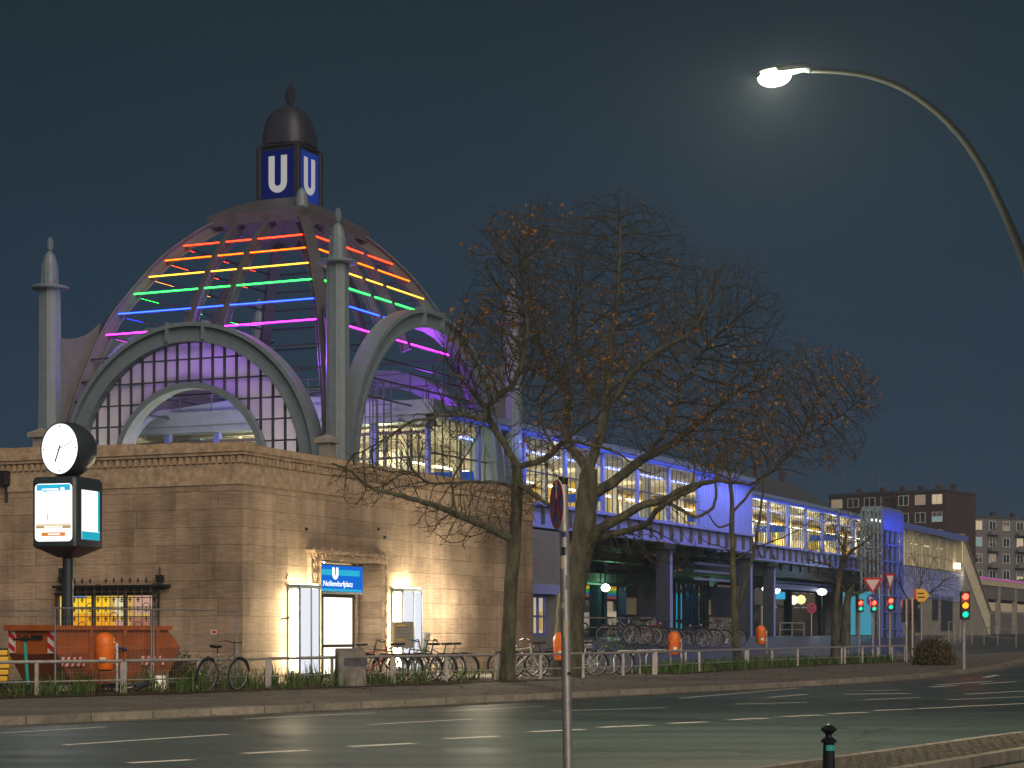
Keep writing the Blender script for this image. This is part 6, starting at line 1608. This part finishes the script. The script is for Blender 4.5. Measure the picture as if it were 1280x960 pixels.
put(4, 722, 56.2, 178, 'pale bicycle at the foot of the large plane tree')
put(1, 740, 57.5, 15, 'grey bicycle just right of the large plane tree trunk')
c1 = put(3, 757, 58.5, 190, 'blue bicycle with silver wire basket next to the bare hoops')
for i, (px, d, k, a) in enumerate(((772,70,0,20),(786,70.5,1,170),(799,71,0,160),(812,71.5,2,25),(823,72,0,170),(863,75,0,15),(876,76,0,170),(890,77,1,20),(907,79,0,185))):
    lab = ['dark bicycle at the left end of the far row before the billboards','grey bicycle second in the far row below the left billboard','black bicycle in the middle of the far row below the left billboard','dark red bicycle in the far row below the left billboard','black bicycle in the far row touching the third orange bin',
           'black bicycle just right of the third orange bin','black bicycle below the cyan lit kiosk','grey bicycle below the gap between kiosk and right billboard','black bicycle just left of the thin young tree'][i]
    put(k, px, d, a, lab)
p = at(277, 41.8); b5 = copy_tree(protos[1]); b5.location = (p.x, p.y, .12); b5.rotation_euler = (R(6), 0, R(60)); b5['label'] = 'grey bicycle alone in the bed before the building corner'
p = at(160, 42.4); b6 = copy_tree(protos[3]); b6.location = (p.x, p.y, .02); b6.rotation_euler = (R(70), 0, R(20)); b6['label'] = 'blue bicycle fallen over in the grass behind the bin by the skip'
# bicycle hoops
hp_ = None
for i, (px, d, lab) in enumerate(((784,58,'bent steel bicycle hoop right of the blue bicycle'),(806,59.5,'middle one of the three empty bicycle hoops'),(823,61,'empty bicycle hoop below the third orange bin'))):
    if hp_ is None:
        hp_ = thing('bicycle_hoop', '', 'bicycle rack', (0,0,0), 0, 'empty bicycle hoops'); mb = MB(); mb.tube([(-.42,0,-.05),(-.42,0,.48),(-.36,0,.62),(-.24,0,.69),(.24,0,.69),(.36,0,.62),(.42,0,.48),(.42,0,-.05)], .024, 8); mb.build('hoop', M['galv'], hp_, smooth=True)
        mb = MB(); mb.box(-.5,-.34,-.08,.08,0,.012); mb.box(.34,.5,-.08,.08,0,.012); mb.build('foot', M['galv'], hp_); o = hp_
    else: o = copy_tree(hp_)
    p = at(px, d); o.location = (p.x, p.y, .122); o.rotation_euler.z = R(20); o['label'] = lab

# ------------------------------------------------------------------ traffic lights and signs at the right
EMR, EMA, EMG = em('signal_red', (1,.03,.015), 14), em('signal_amber', (1,.36,.02), 2.2), em('signal_green', (.01,.62,.42), 1.6)
def signal(px, d, pyt, lab, face=0, lit='ra g', sc=1., n=3):
    p = at(px, d); z0 = gz(p.x, p.y); o = thing('traffic_light', lab, 'traffic light', (p.x, p.y, z0), R(face), 'traffic lights at the junction'); zt = EZ+(YH-pyt)*d/F-z0
    mb = MB(); mb.tube([(0,.16,-.1),(0,.16,zt+.05)], .055, 8); mb.build('pole', M['galv'], o)
    hh = .30*sc*n+.06; mb = MB(); mb.box(-.16*sc,.16*sc,-.12,.09,zt-hh,zt); hd = mb.build('housing', M['black'], o, bevel=.03)
    for i in range(n):
        z = zt-.03-.30*sc*(i+.5); key = 'rag'[i] if n == 3 else 'rg'[i]; on = key in lit
        m_ = {'r':EMR,'a':EMA,'g':EMG}[key] if on else M['black']
        mb = MB(); nn_ = 18; mb.ext([(.105*sc*math.cos(2*math.pi*k/nn_), -.125, z+.105*sc*math.sin(2*math.pi*k/nn_)) for k in range(nn_)], (0,.01,0)); mb.build('lens', m_, hd)
        mb = MB(); ar = [R(20+140*q/10) for q in range(11)]; mb.strip([(.125*sc*math.cos(a),-.12,z+.125*sc*math.sin(a)) for a in ar], [(.135*sc*math.cos(a),-.12,z+.135*sc*math.sin(a)) for a in ar], (0,-.16,-.02)); mb.build('visor', M['black'], hd)
    if 'r' in lit: light('signal_light', (0,-.45,zt-.2), 14*sc, (1,.06,.03), o, 'POINT', .1)
    return o
signal(1075, 86, 749, 'leftmost small traffic light showing red and green', 4, 'rg', .85, 2)
signal(1092, 85, 749, 'traffic light below the wider yield sign showing red and green', 2, 'rg', .85, 2)
signal(1113, 84, 746, 'traffic light below the narrow yield sign showing red and green', 0, 'rg', .9, 2)
signal(1206, 66, 739, 'large traffic light at right glowing red amber and green', -2, 'rag', 1.0, 3)
signal(1132, 82, 750, 'dark traffic light seen from behind left of the arrow sign', 178, '', .95, 3)
signal(1142, 84, 749, 'wide dark traffic light seen from behind next to the arrow sign', 150, '', .95, 3)
def yieldsign(px, py, d, w, lab, face, plus=None):
    p = at(px, d); z0 = gz(p.x, p.y); o = thing('yield_sign', lab, 'road sign', (p.x, p.y, z0), R(face), 'yield signs at the junction'); z = EZ+(YH-py)*d/F-z0
    mb = MB(); mb.tube([(0,.06,-.1),(0,.06,z+.3)], .035, 8); mb.build('pole', M['galv'], o)
    def tri(s, y): return [(-s,y,z+.33*s/.45*.86),(s,y,z+.33*s/.45*.86),(0,y,z-.52*s/.45*.86)][::-1]
    MB().ext(tri(.45,0), (0,.012,0)).build('red_border', M['red'], o); mb = MB(); mb.ext(tri(.30,-.008), (0,.007,0)); mb.build('white_field', M['whitep'], o)
    if plus:
        mb = MB(); mb.ext([(.28*math.cos(2*math.pi*k/24), -.0, z-.72+.28*math.sin(2*math.pi*k/24)) for k in range(24)][::1], (0,.012,0)); ds = mb.build('blue_disc', mat('mandatory_blue', (.02,.10,.45), .4), o)
        mb = MB(); mb.beam((.10,-.008,z-.86),(-.06,-.008,z-.66),.07,.006,(0,1,0)); mb.ext([(-.16,-.011,z-.70),(-.02,-.011,z-.60),(-.15,-.011,z-.55)], (0,.006,0)); mb.build('white_arrow', M['whitep'], ds)
    return o
yieldsign(1091, 730, 86.5, .3, 'wider red bordered yield sign above a blue arrow disc', -15, True)
yieldsign(1101, 724, 88, .3, 'yield sign turned almost edge on between the two others', 72)
yieldsign(1112.5, 725, 85.5, .3, 'narrow yield sign right of the others near the blue tower', 52)
p = at(1152, 87); z0 = gz(p.x, p.y); o = thing('direction_sign', 'yellow arrow shaped direction sign with red edge on a grey pole', 'road sign', (p.x, p.y, z0)); z = EZ+(YH-744)*87/F-z0
mb = MB(); mb.ext([(-.34,0,z-.28),(.12,0,z-.28),(.36,0,z),(.12,0,z+.28),(-.34,0,z+.28)], (0,.02,0)); pl_o = mb.build('panel', M['yellow'], o); mb = MB(); mb.box(-.34,-.24,-.006,-.002,z-.28,z+.28); mb.build('edge', M['red'], pl_o)
mb = MB(); mb.box(-.18,.12,-.006,-.002,z+.05,z+.11); mb.box(-.18,.14,-.006,-.002,z-.12,z-.06); mb.build('text_line', M['black'], pl_o); mb = MB(); mb.tube([(0,.06,-.1),(0,.06,z+.25)], .04, 8); mb.build('pole', M['galv'], o)
p = at(1014.5, 104); z0 = gz(p.x, p.y); o = thing('no_stopping_sign', 'small red and blue no stopping sign far away under the viaduct arch', 'road sign', (p.x, p.y, z0)); z = EZ+(YH-760)*104/F-z0
mb = MB(); mb.tube([(0,.05,-.1),(0,.05,z+.2)], .03, 6); mb.build('pole', M['galv'], o); mb = MB(); mb.ext([(.26*math.cos(2*math.pi*k/24),0,z+.26*math.sin(2*math.pi*k/24)) for k in range(24)], (0,.01,0)); d_ = mb.build('sign_disc', M['red'], o)
mb = MB(); mb.ext([(.19*math.cos(2*math.pi*k/24),-.004,z+.19*math.sin(2*math.pi*k/24)) for k in range(24)], (0,.003,0)); mb.build('blue_field', M['blue'], d_); mb = MB(); mb.beam((-.17,-.008,z+.12),(.17,-.008,z-.12),.06,.004,(0,1,0)); mb.beam((-.17,-.011,z-.12),(.17,-.011,z+.12),.06,.004,(0,1,0)); mb.build('red_cross', M['red'], d_)
p = at(977, 110); z0 = gz(p.x, p.y); o = thing('street_name_sign', 'small cyan lit sign under the pale globe lamp', 'sign', (p.x, p.y, z0)); z = EZ+(YH-744.5)*110/F-z0
mb = MB(); mb.box(-.5,.2,-.02,.02,z-.2,z+.2); mb.build('panel', em('cyan_sign', (.05,.5,.85), .8), o); mb = MB(); mb.tube([(-.4,.03,-.1),(-.4,.03,z)], .03, 6); mb.build('pole', M['steel_dark'], o)

# ------------------------------------------------------------------ parked cars across the far street
def car(name, label, px, d, pyw, m, estate, rz, lights=False):
    p = at(px, d); z = EZ+(YH-pyw)*d/F; o = thing(name, label, 'car', (p.x, p.y, gz(p.x,p.y)), R(rz), 'cars parked across the far street')
    L = 4.4; 
    prof = [(-2.2,.32),(-2.2,.75),(-2.1,.92),(-1.95,1.0)]+([(-1.9,1.05),(-1.75,1.42),(-1.5,1.5),(.2,1.5)] if estate else [(-1.4,1.03),(-.8,1.38),(-.2,1.45),(.2,1.42)])+[(1.05,1.0),(1.9,.86),(2.15,.70),(2.2,.45),(2.15,.30)]
    mb = MB(); w = .86; n = len(prof)
    def sec(y, k): return [(x, y*(1-(.16 if zz > 1.02 else 0)*1), zz) for x, zz in prof]
    mb.strip  # body as lofted sections
    lay = [sec(-w, 0), sec(-w*.0, 0), sec(w, 0)]
    vs = sum(lay, []); fs = [(i*n+k, i*n+(k+1) % n, (i+1)*n+(k+1) % n, (i+1)*n+k) for i in range(2) for k in range(n)]+[tuple(range(n-1,-1,-1)), tuple(2*n+k for k in range(n))]
    mb.add(vs, fs); b = mb.build('body', m, o, bevel=.05)
    wl = [(-1.7,1.06),(-1.6,1.38),(-.55,1.42),(-.55,1.06)] if estate else [(-1.2,1.06),(-.75,1.34),(-.35,1.38),(-.35,1.06)]; wr = [(-.47,1.06),(-.47,1.42),(.2,1.42),(.85,1.06)] if estate else [(-.27,1.06),(-.27,1.38),(.2,1.36),(.85,1.06)]
    for y in (-w*.845, w*.845):
        for poly in (wl, wr): mb = MB(); mb.ext([(x, y-.006, zz) for x, zz in poly], (0,.012,0)); mb.build('side_window', M['pane'], b)
    for x in (-1.4, 1.4):
        for y in (-.80, .80):
            mb = MB(); mb.tube([(x, y-.1, .32),(x, y+.1, .32)], .32, 18); wo_ = mb.build('wheel', M['rubber'], o); mb = MB(); mb.tube([(x, y-.11, .32),(x, y+.11, .32)], .19, 12); mb.build('rim', M['galv'], wo_)
    for y in (-.62, .62):
        mb = MB(); mb.box(2.14,2.2,y-.18,y+.18,.62,.76); mb.build('headlight', M['whitep'], b); mb = MB(); mb.box(-2.22,-2.19,y-.16,y+.16,.72,.88); mb.build('tail_light', M['red'], b)
    return o
car('parked_car', 'pale estate car parked across the far street behind the green lamp', 750, 150, 789, mat('car_white', (.5,.48,.44), .25), True, 190)
car('parked_car', 'grey car parked behind the pale estate car across the far street', 731, 154, 789, mat('car_grey', (.12,.13,.14), .25, .4), False, 190)
car('parked_car', 'dark car parked under the right viaduct arch across the far street', 1010, 170, 789, mat('car_dark', (.03,.035,.045), .2, .3), False, 200)
car('parked_car', 'pale grey car between the dark billboards across the far street', 886, 160, 789, mat('car_silver', (.35,.35,.35), .25, .4), False, 195)

# fence rails beyond the far bicycles and at the stair foot
def simple_rail(label, pts, h=.95, bars=1):
    o0 = Vector(pts[0]); o = thing('street_railing', label, 'railing', o0, 0, 'railings across the street'); mb = MB(); mb.tube([Vector(p)+Vector((0,0,h)) for p in pts], .03, 6); 
    if bars: mb.tube([Vector(p)+Vector((0,0,h*.5)) for p in pts], .02, 6)
    mb.build('top_rail', M['rail'], o, off=o0)
    for p in pts: mb = MB(); mb.tube([Vector(p)+Vector((0,0,-.1)), Vector(p)+Vector((0,0,h))], .025, 6); mb.build('post', M['rail'], o, off=o0)
def gpt(px, d): q = at(px, d); return (q.x, q.y, gz(q.x, q.y))
simple_rail('thin railing behind the far bicycles below the billboards', [gpt(727,80), gpt(760,81), gpt(795,82), gpt(830,83)], .8)
simple_rail('pale railing left of the junction under the arches', [gpt(975,104), gpt(990,105), gpt(1005,106)], .7)
simple_rail('pale railing with panels left of the large traffic light', [gpt(1186,118), gpt(1193,119), gpt(1200,120), gpt(1206,121)], 1.2)
simple_rail('low pale railing in front of the stair wall at the right', [gpt(1215,122), gpt(1230,124), gpt(1247,126), gpt(1270,130)], 1.1)

# ------------------------------------------------------------------ night haze round the whole place
hm_ = bpy.data.materials.new('haze_air'); hm_.use_nodes = True; n = hm_.node_tree
for x in list(n.nodes):
    if x.type != 'OUTPUT_MATERIAL': n.nodes.remove(x)
pv_ = n.nodes.new('ShaderNodeVolumePrincipled'); pv_.inputs['Color'].default_value = (.60,.80,1,1); pv_.inputs['Density'].default_value = .0006; pv_.inputs['Anisotropy'].default_value = .25
n.links.new(pv_.outputs[0], n.nodes['Material Output'].inputs['Volume'])
kind(MB().box(-700, 1000, -140, 1600, -1.5, 32).build('haze', hm_), 'stuff')
